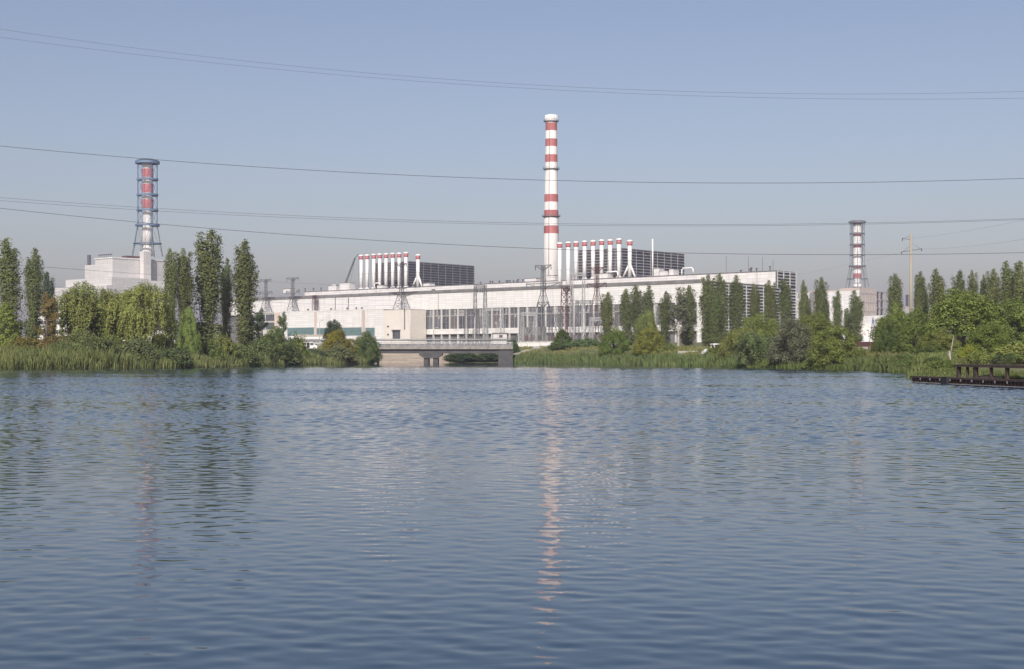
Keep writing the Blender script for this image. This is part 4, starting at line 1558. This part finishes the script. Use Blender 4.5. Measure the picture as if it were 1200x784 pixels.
def make_proto(kind, idx):
    trunk = MB()
    acc = []
    asp, droop = 1.4, 0
    if kind == 'poplar':
        H, W = 24.0, 5.4
        plume(acc, (0, 0, 2.0), (RNG.uniform(-.6, .6), RNG.uniform(-.6, .6), H), 1.1, 1800, .108, .6)
        npl = 13 + idx
        for i in range(npl):
            a = 2.4 * i + RNG.uniform(-.5, .5)
            t = i / (npl - 1)
            z0 = 1.0 + t * 9 + RNG.uniform(-.5, .5)
            z1 = H * (.55 + .42 * t ** .6) + RNG.uniform(-1.8, 1.0)
            ro = W / 2 * RNG.uniform(.42, .74) * (1 - .35 * t)
            plume(acc, (math.cos(a) * .25, math.sin(a) * .25, z0), (math.cos(a) * ro, math.sin(a) * ro, min(z1, H - .6)), RNG.uniform(.75, 1.2), int(RNG.uniform(430, 800)), .108)
            trunk.tube([(0, 0, z0), (math.cos(a) * ro * .55, math.sin(a) * ro * .55, z0 + 2.5), (math.cos(a) * ro, math.sin(a) * ro, z1 - 2)], [.11, .07, .02], 4)
        for i in range(7):     # low epicormic skirt
            a = RNG.uniform(0, 2 * PI)
            plume(acc, (math.cos(a) * .4, math.sin(a) * .4, .3), (math.cos(a) * 1.4, math.sin(a) * 1.4, RNG.uniform(4, 7)), .8, 300, .12)
        trunk.tube([(0, 0, -.6), (.05, 0, 4), (-.1, .1, 11), (.05, 0, 18), (0, 0, 22.5)], [.34, .28, .2, .1, .03], 7)
    elif kind == 'thin':
        H, W = 18.0, 5.0
        for i in range(26):
            z = RNG.uniform(2, 14.5); a = RNG.uniform(0, 2 * PI); l = RNG.uniform(2.2, 4.5) * (1 - z / 24)
            tip = (math.cos(a) * l * .6, math.sin(a) * l * .6, z + l)
            trunk.tube([(0, 0, z), (math.cos(a) * l * .35, math.sin(a) * l * .35, z + l * .5), tip], [.08, .05, .015], 4)
            plume(acc, (math.cos(a) * l * .3, math.sin(a) * l * .3, z + l * .4), (tip[0] * 1.2, tip[1] * 1.2, tip[2] + .8), RNG.uniform(.4, .75), int(RNG.uniform(70, 170)), .12)
        plume(acc, (0, 0, 12), (0, 0, H), .7, 260, .12)
        trunk.tube([(0, 0, -.6), (.1, 0, 5), (-.1, .1, 11), (0, 0, 17.5)], [.25, .2, .12, .03], 7)
    elif kind == 'broad':
        H, W = 11.0, 12.0
        nl = 46
        tall = RNG.uniform(.85, 1.15, 8)
        for i in range(nl):
            a = i * 2.4 + RNG.uniform(-.4, .4)
            u = (i + .5) / nl
            el = math.acos(1 - u * 1.02) if u < .98 else 1.5
            k = tall[int(a * 1.27) % 8]
            R = W / 2 * (.72 + .1 * math.sin(a * 2 + idx))
            x, y = R * math.sin(el) * math.cos(a) * k, R * math.sin(el) * math.sin(a) * k
            z = 1.6 + (H - 3.2) * math.cos(el) ** .9 * k * (.9 + .1 * math.sin(a * 3))
            q = RNG.uniform(1.0, 1.75)
            puff(acc, (x, y, z), q, int(270 * q ** 1.6), .102)
            if i % 3 == 0:
                trunk.tube([(0, 0, 1.0), (x * .4, y * .4, z * .6), (x * .95, y * .95, z)], [.15, .09, .03], 5)
        for i in range(14):      # boughs reaching the ground
            a = 2 * PI * i / 14 + RNG.uniform(-.2, .2)
            R = W / 2 * RNG.uniform(.55, .85)
            puff(acc, (R * math.cos(a), R * math.sin(a), RNG.uniform(.7, 2.0)), RNG.uniform(.9, 1.4), 340, .102)
        trunk.tube([(0, 0, -.6), (.1, 0, 2), (0, .2, 5), (.2, 0, 8)], [.32, .26, .16, .05], 7)
    elif kind == 'willow':
        H, W = 11.0, 14.0
        nl = 13
        asp, droop = 2.0, 1.8
        for i in range(nl):
            a = 2 * PI * i / (nl - 1) * 1.6 + RNG.uniform(-.3, .3)
            rr = W / 2 * (RNG.uniform(.28, .68) if i else 0)
            x, y, z = rr * math.cos(a), rr * math.sin(a), H * RNG.uniform(.46, .88) * (1.1 - rr / W * .5)
            q = RNG.uniform(1.1, 2.3)
            trunk.tube([(0, 0, 1.5), (x * .4, y * .4, z * .7), (x, y, z)], [.2, .12, .05], 5)
            for j in range(44):
                d = unit(RNG.normal(size=(1, 3)))[0]
                d[2] = abs(d[2])
                p0 = np.array((x, y, z)) + d * q * np.array((1, 1, .75)) * RNG.uniform(.7, 1.05)
                ln = RNG.uniform(.8, 7.0) ** 1.0
                n = int(14 + ln * 11)
                t = RNG.uniform(0, 1, n)
                pos = p0 + np.stack([d[0] * .9 * np.sqrt(t), d[1] * .9 * np.sqrt(t), -ln * t], 1) + RNG.normal(size=(n, 3)) * np.array([.24, .24, .2])
                pos[:, 2] = np.where(pos[:, 2] < .4, RNG.uniform(.4, 2.5, n), pos[:, 2])
                nn = unit(np.stack([np.full(n, d[0]), np.full(n, d[1]), np.full(n, .5 + d[2])], 1) + RNG.normal(size=(n, 3)) * .4)
                acc.append((pos, nn, RNG.uniform(.7, 1.3, n) * .085))
        trunk.tube([(0, 0, -.6), (.2, 0, 1.5), (0, .2, 4), (.2, 0, 8)], [.45, .36, .2, .06], 8)
    elif kind == 'shrub':
        H, W = 4.0, 6.0
        for j in range(34):
            a = j * 2.4; rr = math.sqrt((j + .5) / 34)
            top = H * (1 - rr ** 2 * .7) * (.8 + .25 * math.sin(a * 3 + idx) * rr)
            q = RNG.uniform(.5, .95)
            puff(acc, (rr * W / 2 * math.cos(a) * .85, rr * W / 2 * math.sin(a) * .85, max(.4, top - q * .8)), q, int(210 * q), .09)
        for j in range(16):
            a = RNG.uniform(0, 2 * PI); rr = RNG.uniform(.1, .85) * W / 2
            plume(acc, (rr * math.cos(a) * .7, rr * math.sin(a) * .7, .2), (rr * math.cos(a), rr * math.sin(a), H * RNG.uniform(.6, 1.05) * (1 - .4 * (2 * rr / W) ** 2)), .35, 110, .08)
        for i in range(9):
            a = RNG.uniform(0, 2 * PI); l = RNG.uniform(1, 2.2)
            trunk.tube([(0, 0, -.4), (math.cos(a) * l * .5, math.sin(a) * l * .5, 1.1), (math.cos(a) * l, math.sin(a) * l, 2.8)], [.08, .05, .02], 5)
    elif kind == 'cone':
        H, W = 9.0, 7.5
        for j in range(60):
            u = (j + .5) / 60
            u = u ** 1.25
            a = j * 2.4; rr = W / 2 * (1 - u) ** .8 * (1 + .15 * math.sin(3 * a + 7 * u)) * .85
            q = RNG.uniform(.6, 1.05) * (1 - .5 * u)
            puff(acc, (rr * math.cos(a), rr * math.sin(a), .5 + u * (H - 1.1)), q, int(230 * q + 60), .11)
        trunk.tube([(0, 0, -.5), (.05, 0, 3), (0, 0, 8)], [.22, .15, .03], 6)
    me = leaves_mesh('crown', np.concatenate([q[0] for q in acc]), np.concatenate([q[1] for q in acc]), np.concatenate([q[2] for q in acc]), asp, M['leaf'], droop)
    co = np.zeros(len(me.vertices) * 3, np.float32)
    me.vertices.foreach_get('co', co)
    co = co.reshape(-1, 3)
    W = 2 * float(np.percentile(np.hypot(co[:, 0], co[:, 1]), 96)) * .97
    H = float(np.percentile(co[:, 2], 99.7))
    tm = bpy.data.meshes.new('trunk')
    tm.from_pydata(trunk.v, [], trunk.f)
    tm.materials.append(M['pale_bark'] if kind == 'thin' and idx == 1 else M['bark'])
    tm.update()
    root = bpy.data.objects.new('tree', None)
    crown = bpy.data.objects.new('crown', me)
    tr = bpy.data.objects.new('trunk', tm)
    crown.parent = root
    tr.parent = root
    return dict(root=root, kids=[crown, tr], H=H, W=W)


COUNTS = dict(poplar=5, thin=2, broad=5, willow=3, shrub=4, cone=2)
for kd, n in COUNTS.items():
    PROTO[kd] = [make_proto(kd, i) for i in range(n)]
NAMES = dict(poplar='poplar_tree', thin='sparse_tree', broad='leafy_tree', willow='willow_tree', shrub='shrub', cone='conical_tree')
CATS = dict(poplar='poplar', thin='tree', broad='tree', willow='willow', shrub='shrub', cone='tree')
CTR = dict.fromkeys(COUNTS, 0)
C_POP = (.135, .163, .06)
C_WIL = (.225, .25, .07)
C_BSH = (.165, .205, .052)
C_LGT = (.2, .245, .07)
C_GRY = (.15, .165, .1)
C_YEL = (.22, .215, .035)
C_BRN = (.2, .168, .06)


def plant(kind, px, yt, wpx, D, label, col, group=None, v=None, base=None, tint=0.12):
    p = PROTO[kind][CTR[kind] % len(PROTO[kind]) if v is None else v]
    CTR[kind] += 1
    x = k_of(px) * D
    gz = ground_z(px, D) - .1 if base is None else base
    h = z_at(yt, D) - gz
    w = wpx * D / F * (.94 if kind == 'poplar' else 1)
    r = p['root'].copy()
    r.name = NAMES[kind]
    COL.objects.link(r)
    r.location = (x, D, gz)
    r.rotation_euler = (0, 0, random.uniform(0, 2 * PI))
    s = w / p['W']
    r.scale = (s, s, h / p['H'])
    r.rotation_euler[0] = random.uniform(-.025, .025)
    r.rotation_euler[1] = random.uniform(-.025, .025)
    tag(r, label, CATS[kind], group)
    f = random.uniform(1 - tint, 1 + tint)
    if col not in (C_POP, C_WIL, C_BSH, C_LGT, C_GRY, C_YEL, C_BRN):
        f *= 1.55
    g = random.uniform(-.05, .05)
    for kd in p['kids']:
        c = kd.copy()
        COL.objects.link(c)
        c.parent = r
        if kd.name.startswith('crown'):
            c.color = (col[0] * f * (1 + g), col[1] * f, col[2] * f * (1 - g), 1)
    return r


GL = 'poplars on the left bank'
plant('poplar', 12, 282, 31, 285, 'tall dark poplar at the extreme left, behind the light green tree', C_POP, GL)
plant('poplar', 39, 293, 24, 285, 'tall narrow poplar left of the brownish sparse tree', C_POP, GL)
plant('poplar', 58, 320, 16, 305, 'small dark poplar topping out behind the brownish tree', (.045, .06, .03), GL)
plant('thin', 55, 343, 24, 276, 'sparse brownish tree with drying leaves in front of white office', C_BRN, v=0)
plant('cone', 6, 355, 42, 264, 'light green bushy tree at the extreme left above the reeds', (.13, .17, .045))
plant('willow', 96, 332, 74, 285, 'yellow green weeping willow nearest the brownish tree', C_WIL)
plant('willow', 166, 333, 72, 283, 'yellow green weeping willow directly left of the tall poplars', C_WIL)
plant('willow', 131, 341, 52, 291, 'yellow green weeping willow between the two larger willows', C_WIL)
plant('broad', 150, 352, 40, 300, 'dark leafy tree in the gap between the two weeping willows', (.06, .085, .03))
plant('poplar', 199, 294, 19, 302, 'narrow poplar standing nearest the willows, under the pale stepped building', C_POP, GL)
plant('poplar', 216, 294, 22, 304, 'narrow poplar squeezed just left of the tallest poplar', C_POP, GL)
plant('poplar', 244, 272, 36, 312, 'tallest and widest poplar on the left bank', C_POP, GL)
plant('poplar', 264, 305, 16, 325, 'slim poplar leaning on the right side of the tallest poplar', C_POP, GL)
plant('poplar', 287, 285, 33, 348, 'tall full poplar standing apart, right end of the left bank', C_POP, GL)
plant('broad', 222, 361, 24, 286, 'small bright green tree at the foot of the tallest poplar', (.12, .165, .045))
plant('thin', 308, 362, 20, 345, 'sparse small tree right of the last left bank poplar', (.07, .09, .045), v=0)
plant('thin', 333, 366, 15, 356, 'thin spindly sapling in front of the white annex', (.07, .1, .04), v=0)
plant('broad', 318, 383, 44, 338, 'dark green bush below the two sparse saplings', (.1, .13, .04))
plant('shrub', 347, 392, 28, 360, 'green shrub left of the white van', C_BSH)
plant('broad', 389, 375, 24, 448, 'round dark tree in front of the teal annex windows', (.045, .062, .028))
plant('broad', 394, 386, 38, 397, 'yellow green tree left of the bridge, under the round dark tree', C_YEL)
plant('broad', 429, 389, 32, 404, 'dense dark green tree at the left end of the bridge', (.07, .1, .03))
plant('broad', 410, 397, 24, 402, 'yellowish tree between the yellow green and dark green trees by the bridge', (.13, .14, .025))
plant('shrub', 368, 409, 30, 379, 'grey green shrub below the white van', (.09, .115, .05))
plant('shrub', 397, 404, 42, 386, 'broad olive grey shrub at the waterline left of the bridge', (.1, .115, .05))
for (px, yt, w, D, lab, c) in (
        (30, 394, 44, 263, 'olive brown shrub behind the reeds below the tall left poplars', (.13, .125, .035)),
        (62, 392, 40, 265, 'brownish shrub at the foot of the brownish tree', (.15, .12, .04)),
        (92, 388, 46, 268, 'shrub with pale tips under the first weeping willow', (.13, .15, .05)),
        (128, 391, 40, 268, 'green shrub between the two willows and the reeds', C_BSH),
        (187, 391, 20, 300, 'small rounded shrub at the foot of the second willow', C_BSH),
        (262, 391, 34, 304, 'pale green shrub between the tallest poplar and its right neighbour', C_LGT),
        (247, 396, 26, 292, 'shrub at the foot of the tallest poplar', (.09, .12, .035)),
        (303, 396, 34, 328, 'dark shrub at the foot of the last left bank poplar', (.09, .115, .04)),
        (70, 399, 34, 254, 'rounded reedy shrub at the waterline below the brownish tree', (.1, .125, .045)),
        (116, 393, 62, 256, 'large dark olive shrub at the waterline below the first willow', (.085, .11, .042)),
        (160, 396, 48, 260, 'grey green reedy shrub at the waterline below the right large willow', (.095, .12, .05)),
        (204, 405, 44, 266, 'low dark rounded shrub at the waterline before the grass strip', (.08, .105, .04)),
        (284, 404, 38, 311, 'rounded shrub at the waterline below the last left bank poplar', (.1, .13, .045)),
        (332, 402, 44, 342, 'olive shrub at the waterline below the spindly sapling', (.09, .115, .04)),
        (572, 412.5, 34, 456, 'added dark bush standing for the shade under the right bridge end', (.045, .065, .03)),  # bush added to supply the dark shadow beneath the deck
        (1150, 410, 40, 139, 'green bush behind the left posts of the steel platform', (.11, .14, .04)),
        (1178, 414, 34, 136, 'dark green bush filling the space behind the steel platform legs', (.07, .095, .035)),
        (1212, 408, 50, 134, 'large green bush behind the platform at the right picture edge', (.1, .13, .04)),
        (543, 412.5, 46, 457, 'low dark bush under the bridge deck', (.05, .075, .03)),
        (601, 396.5, 16, 450, 'small dark bush at the right end of the bridge railing', (.05, .08, .03)),
        (687, 396, 42, 436, 'pointed grey green bush right of the cone shaped bush', (.085, .12, .045))):
    plant('shrub', px, yt, w, D, lab, c)
plant('cone', 659, 386, 31, 440, 'cone shaped dense green bush in front of the white fence', (.085, .12, .03))
GM = 'poplars before the hall'
plant('poplar', 711, 344, 18, 480, 'lone narrow poplar before the hall, first right of the pylons', C_POP, GM)
plant('poplar', 736, 340, 19, 455, 'poplar with a blunt top, left one of the tight trio before the hall', C_POP, GM)
plant('poplar', 746, 335, 16, 458, 'poplar in the middle of the tight trio before the hall', C_POP, GM)
plant('poplar', 758, 336, 17, 455, 'poplar at the right of the tight trio before the hall', C_POP, GM)
plant('willow', 758, 364, 28, 432, 'pale yellowish small willow below the tight trio of poplars', C_LGT)
plant('broad', 720, 383, 36, 379, 'round bright green tree by the reeds, left of the low white wall', (.095, .14, .03))
plant('broad', 760, 383, 40, 352, 'round yellowish green tree by the reeds, right of the low white wall', (.14, .15, .03))
plant('shrub', 783, 402, 20, 345, 'small bright shrub right of the round yellowish tree', C_LGT)
plant('poplar', 779, 343, 18, 434, 'narrow poplar left of the thin half bare tree', C_POP, GM)
plant('thin', 795, 337, 28, 426, 'half bare pale trunked tree between two poplars', (.08, .085, .05), v=1)
plant('poplar', 807, 336, 20, 440, 'poplar right of the half bare tree, at the corner of the hall', C_POP, GM)
GW = 'poplars before the louvred end wall'
plant('poplar', 830, 324, 20, 432, 'first poplar right of the white hall corner', C_POP, GW)
plant('poplar', 846, 322, 18, 428, 'second poplar right of the white hall corner', C_POP, GW)
plant('poplar', 864, 325, 22, 432, 'third poplar right of the white hall corner', C_POP, GW)
plant('poplar', 838, 345, 20, 424, 'lower pale poplar in front of the first two end wall poplars', (.085, .11, .035), GW)
plant('poplar', 884, 334, 14, 424, 'fourth poplar from the white hall corner, the thinnest', C_POP, GW)
plant('poplar', 903, 330, 17, 418, 'fifth poplar from the white hall corner, before the louvres', C_POP, GW)
plant('poplar', 922, 328, 19, 412, 'poplar before the right corner of the louvred end wall', C_POP, GW)
GR = 'poplars before the right building'
plant('poplar', 940, 330, 13, 404, 'poplar just right of the louvred end wall, with a small shoot beside it', C_POP, GR)
plant('poplar', 947, 348, 10, 406, 'short side shoot poplar between two taller ones right of the louvres', C_POP, GR)
plant('poplar', 961, 327, 18, 398, 'tallest poplar between the louvred end wall and the slim vent stack', C_POP, GR)
plant('poplar', 968, 352, 13, 402, 'low bushy poplar against the right side of that tallest one before the white block', C_POP, GR)
plant('poplar', 982, 342, 14, 388, 'slender poplar in front of the white front of the unfinished building', C_POP, GR)
plant('poplar', 1004, 342, 19, 372, 'pointed poplar directly below the slim vent stack', C_POP, GR)
plant('poplar', 994, 362, 12, 380, 'small low poplar left of the pointed one below the slim vent stack', C_POP, GR)
GF = 'poplars along the right skyline'
plant('poplar', 1048, 323, 19, 334, 'poplar left of the utility pole', C_POP, GF)
plant('poplar', 1077, 320, 16, 334, 'poplar touching the right side of the utility pole', C_POP, GF)
plant('poplar', 1085, 339, 10, 336, 'short poplar shoot right of the utility pole', C_POP, GF)
plant('poplar', 1100, 317, 23, 328, 'wide poplar, second tree right of the utility pole', C_POP, GF)
plant('poplar', 1123, 319, 20, 324, 'pointed triangular poplar, third tree right of the utility pole', C_POP, GF)
plant('poplar', 1142, 319, 14, 318, 'slim poplar above the biggest round tree', C_POP, GF)
plant('poplar', 1152, 324, 10, 320, 'shortest slim poplar above the biggest round tree', C_POP, GF)
plant('poplar', 1163, 317, 18, 316, 'poplar left of the tallest right skyline poplars', C_POP, GF)
plant('poplar', 1182, 308, 24, 304, 'tallest poplar of the right skyline', C_POP, GF)
plant('poplar', 1197, 308, 24, 300, 'poplar at the extreme right of the skyline', C_POP, GF)
plant('cone', 1199, 344, 16, 262, 'dark blackish conical tree at the right picture edge', (.025, .032, .022))
# bushes along the right bank
plant('willow', 866, 384, 50, 292, 'yellow green willow bush right of the white shelter', C_WIL)
plant('willow', 893, 367, 50, 304, 'tall light green willow bush below the louvred end wall', (.125, .16, .045))
plant('willow', 888, 390, 54, 271, 'pale grey green willow bush at the water left of the dark bush', (.11, .14, .055))
plant('broad', 930, 372, 58, 257, 'dark grey green round bush standing right at the water', C_GRY)
plant('broad', 956, 366, 52, 304, 'green leafy tree behind the dark grey green bush', C_BSH)
plant('broad', 979, 382, 58, 242, 'big green bush right of the dark grey green bush', C_BSH)
plant('shrub', 957, 417, 32, 244, 'small light green shrub at the waterline below the big green bush', C_LGT)
plant('shrub', 903, 420, 24, 262, 'small yellowish shrub at the waterline beside the dark bush', C_LGT)
plant('broad', 1046, 356, 48, 254, 'tall green bush below and left of the utility pole', C_BSH)
plant('broad', 1041, 374, 26, 250, 'lower green bush right of the red brown fence', (.075, .11, .03))
plant('broad', 1070, 361, 50, 240, 'green bush at the foot of the utility pole', (.08, .115, .03))
plant('broad', 1128, 340, 94, 232, 'biggest round tree on the right bank', (.1, .13, .03))
plant('broad', 1190, 351, 76, 226, 'large leafy tree at the right picture edge behind the platform', (.085, .12, .03))
plant('broad', 1101, 384, 46, 205, 'light green tree in front of the biggest round tree', C_LGT)
plant('broad', 1160, 378, 56, 190, 'leafy tree between the biggest round tree and the platform', (.09, .125, .03))
plant('shrub', 1136, 404, 26, 152, 'yellowish bush behind the left end of the steel platform', (.17, .19, .03))
plant('shrub', 1188, 402, 52, 148, 'pale green bush behind the steel platform railing', (.15, .18, .055))
plant('shrub', 1094, 418, 24, 150, 'low dark bush behind the white bare trunk', (.07, .1, .03))
plant('shrub', 1076, 418, 42, 172, 'low green bush reaching the water at the end of the quay', (.09, .13, .04))
plant('shrub', 1104, 421, 34, 141, 'low weedy bush on the quay end at the foot of the bare trunk', (.1, .135, .04))
plant('broad', 1090, 405, 36, 182, 'mid green bush behind the quay end, left of the bare trunk', (.09, .125, .04))
plant('shrub', 836, 406, 20, 309, 'low grassy shrub in front of the small white car', C_BSH)
plant('shrub', 1060, 414, 44, 204, 'green bush over the right reeds', (.08, .115, .035))

# bare pale trunk by the quay
D = 150
r = empty('bare_birch', (k_of(1115) * D, D, ground_z(1115, D)), 0, 'bare white birch trunk at the water edge left of the platform', 'tree')
S = D / F
def bz(y):
    return z_at(y, D) - ground_z(1115, D)
m = MB(); m.tube([(0, 0, -.4), (-.5 * S, 0, bz(428)), (-2 * S, 0, bz(415)), (-2.6 * S, .05, bz(411))], [.09, .08, .1, .06], 7); m.build('trunk', M['pale_bark'], r, True)
m = MB(); m.tube([(-1.5 * S, 0, bz(416)), (0, 0, bz(408)), (2.5 * S, 0, bz(394))], [.06, .05, .02], 6)
m.tube([(-1.8 * S, 0, bz(420)), (-5 * S, 0.1, bz(413))], [.04, .015], 5); m.tube([(0, 0, bz(430)), (5 * S, .1, bz(436))], [.04, .02], 5); m.build('branch', M['pale_bark'], r, True)


# ------------------------------------------------------------------ reeds and grass
def blades(name, px0, px1, dlo, dhi, n, hlo, hhi, label, col, wid=.042, hump=None, kind='reed_bed', clump=18):
    C, T, Wv = [], [], []
    nc = n // clump
    pxs = RNG.uniform(px0, px1, nc)
    dd = RNG.uniform(0, 1, nc)
    for px, q in zip(pxs, dd):
        Ds = lerp_table(SHORE, px)
        d = dlo + (dhi - dlo) * q
        hm = (hump(px) if hump else 1) * (.82 + .3 * math.sin(px * .17 + d) * math.sin(px * .061 + 1) + .16 * math.sin(px * .9 + d * .7) + .1 * math.sin(px * 2.3 + d * 1.9))
        ch = RNG.uniform(hlo, hhi) * hm
        lean = RNG.normal(0, .1, 2)
        for j in range(clump):
            D = Ds + d + RNG.normal(0, .5)
            x = k_of(px) * D + RNG.normal(0, .5)
            z = max(-.1, ground_z(px, D)) - .05
            h = ch * RNG.uniform(.6, 1.08)
            C.append((x, D, z)); T.append((lean[0] + RNG.normal(0, .13), lean[1] + RNG.normal(0, .13), h)); Wv.append(wid * RNG.uniform(.6, 1.5))
    C = np.array(C); T = np.array(T); Wv = np.array(Wv)
    N = len(C)
    ang = RNG.uniform(0, PI, N)
    sx = np.stack([np.cos(ang), np.sin(ang), np.zeros(N)], 1) * Wv[:, None]
    h = T[:, 2:3]
    lean = np.concatenate([T[:, :2] * h, np.zeros((N, 1))], 1)
    up = np.array([0, 0, 1.0])
    m1 = C + up * h * .55 + lean * .35
    tip = C + up * h * .97 + lean * 1.15
    V = np.stack([C - sx * .6, C + sx * .6, m1 + sx * 1.2, tip, m1 - sx * 1.2], 1).reshape(-1, 3)
    me = bpy.data.meshes.new(name)
    me.vertices.add(N * 5); me.vertices.foreach_set('co', V.astype(np.float32).ravel())
    me.loops.add(N * 5); me.loops.foreach_set('vertex_index', np.arange(N * 5, dtype=np.int32))
    me.polygons.add(N)
    me.polygons.foreach_set('loop_start', np.arange(0, N * 5, 5, dtype=np.int32))
    me.polygons.foreach_set('loop_total', np.full(N, 5, dtype=np.int32))
    me.materials.append(M['reed'])
    me.update(calc_edges=True); me.validate()
    o = bpy.data.objects.new(kind, me)
    COL.objects.link(o)
    o.color = (*col, 1)
    tag(o, label, 'reeds' if kind == 'reed_bed' else 'grass', None, 'stuff')


def hump_left(px):
    return float(np.interp(px, [-200, 0, 60, 90, 150, 195, 225, 240, 300, 340, 380, 445], [.9, .9, .95, 1.2, 1.2, .7, .6, .55, .9, .85, .7, .65]))


blades('reeds_left', -150, 232, -1.5, 13, 90000, 2.0, 3.2, 'tall green reed bed along the left bank', (.2, .235, .085), hump=hump_left)
blades('reeds_mid', 228, 436, -1.5, 11, 46000, 2.0, 3.2, 'reed bed running from the tall poplars to the bridge', (.21, .24, .09), hump=hump_left)
blades('reeds_front', 590, 862, -1.5, 9, 52000, 1.6, 2.3, 'even green reed belt right of the bridge', (.15, .2, .07), wid=.05)
blades('reeds_right', 862, 1002, -1.2, 4, 4500, .7, 1.4, 'low reeds below the dark grey green bush', (.11, .145, .04))
blades('reeds_far_right', 998, 1079.5, -1.2, 9, 30000, 1.35, 2.1, 'reed bed left of the rusty quay', (.14, .18, .06), wid=.03, hump=lambda p: float(np.interp(p, [998, 1050, 1068, 1092], [1, 1, .75, .5])))
blades('grass_left', -100, 440, 10, 60, 26000, .25, .9, 'rough grass on the left bank', (.2, .21, .075), wid=.06, kind='grass')
blades('grass_mid', 595, 860, 8, 60, 20000, .25, .9, 'rough grass on the slope before the white fence', (.21, .22, .075), wid=.07, kind='grass')
blades('grass_right', 940, 1064, 5, 60, 16000, .3, .9, 'dry rough grass on the right bank', (.18, .19, .07), wid=.05, kind='grass')
blades('grass_bank', 1078, 1140, 9, 60, 12000, .2, .6, 'green grass on the bank behind the quay end', (.15, .185, .06), wid=.04, kind='grass', clump=10)
blades('grass_quay', 1083, 1205, 2.5, 14, 7000, .12, .4, 'low weeds growing on the quay', (.12, .155, .05), wid=.03, kind='grass', clump=8)

# ------------------------------------------------------------------ air
m = MB(); m.box(-5700, 5700, -180, 4000, -3.2, 158)
t = NT('haze_air')
t.n.remove(t.b)
pv = t.new('ShaderNodeVolumePrincipled')
pv.inputs['Color'].default_value = (.71, .71, .98, 1)
pv.inputs['Density'].default_value = 0.00014
pv.inputs['Anisotropy'].default_value = .1
t.link(pv.outputs[0], t.n['Material Output'].inputs['Volume'])
tag(m.build('haze', t.mat), kind='stuff')

# ------------------------------------------------------------------ light, sky, camera
SUN_EL, SUN_AZ = math.radians(35), math.radians(190)
w = bpy.data.worlds.new('World')
SC.world = w
w.use_nodes = True
bg = w.node_tree.nodes['Background']
sky = w.node_tree.nodes.new('ShaderNodeTexSky')
sky.sky_type = 'NISHITA'
sky.sun_disc = False
sky.sun_elevation = SUN_EL
sky.sun_rotation = SUN_AZ
sky.altitude = 100
sky.air_density = 1.0
sky.dust_density = 2.6
sky.ozone_density = 1.5
tn = w.node_tree.nodes.new('ShaderNodeMix')
tn.data_type = 'RGBA'; tn.blend_type = 'MULTIPLY'
tn.inputs[0].default_value = 1
tn.inputs[7].default_value = (1.085, .945, .935, 1)
w.node_tree.links.new(sky.outputs[0], tn.inputs[6])
w.node_tree.links.new(tn.outputs[2], bg.inputs[0])
bg.inputs[1].default_value = .118
sd = bpy.data.lights.new('sun', 'SUN')
sd.energy = 3.8
sd.angle = math.radians(.5)
sd.color = (1, .98, .94)
so = bpy.data.objects.new('sun', sd)
COL.objects.link(so)
to_sun = Vector((math.sin(SUN_AZ) * math.cos(SUN_EL), math.cos(SUN_AZ) * math.cos(SUN_EL), math.sin(SUN_EL)))
so.rotation_euler = (-to_sun).to_track_quat('-Z', 'Y').to_euler()

cd = bpy.data.cameras.new('camera')
cd.sensor_width = 36
cd.lens = 36 * F / 1200
cd.shift_y = (HY - 392) / 1200
cd.clip_start = .5
cd.clip_end = 12000
co = bpy.data.objects.new('camera', cd)
co.location = (0, 0, EYE)
co.rotation_euler = (PI / 2, 0, 0)
COL.objects.link(co)
SC.camera = co

SC.view_settings.view_transform = 'Standard'
SC.view_settings.look = 'None'
SC.view_settings.exposure = 0
SC.view_settings.gamma = 1
SC.cycles.use_denoising = True
SC.cycles.denoiser = 'OPENIMAGEDENOISE'
SC.cycles.denoising_prefilter = 'ACCURATE'
SC.cycles.denoising_input_passes = 'RGB_ALBEDO_NORMAL'
SC.cycles.max_bounces = 8
SC.cycles.volume_bounces = 1
SC.cycles.transparent_max_bounces = 8
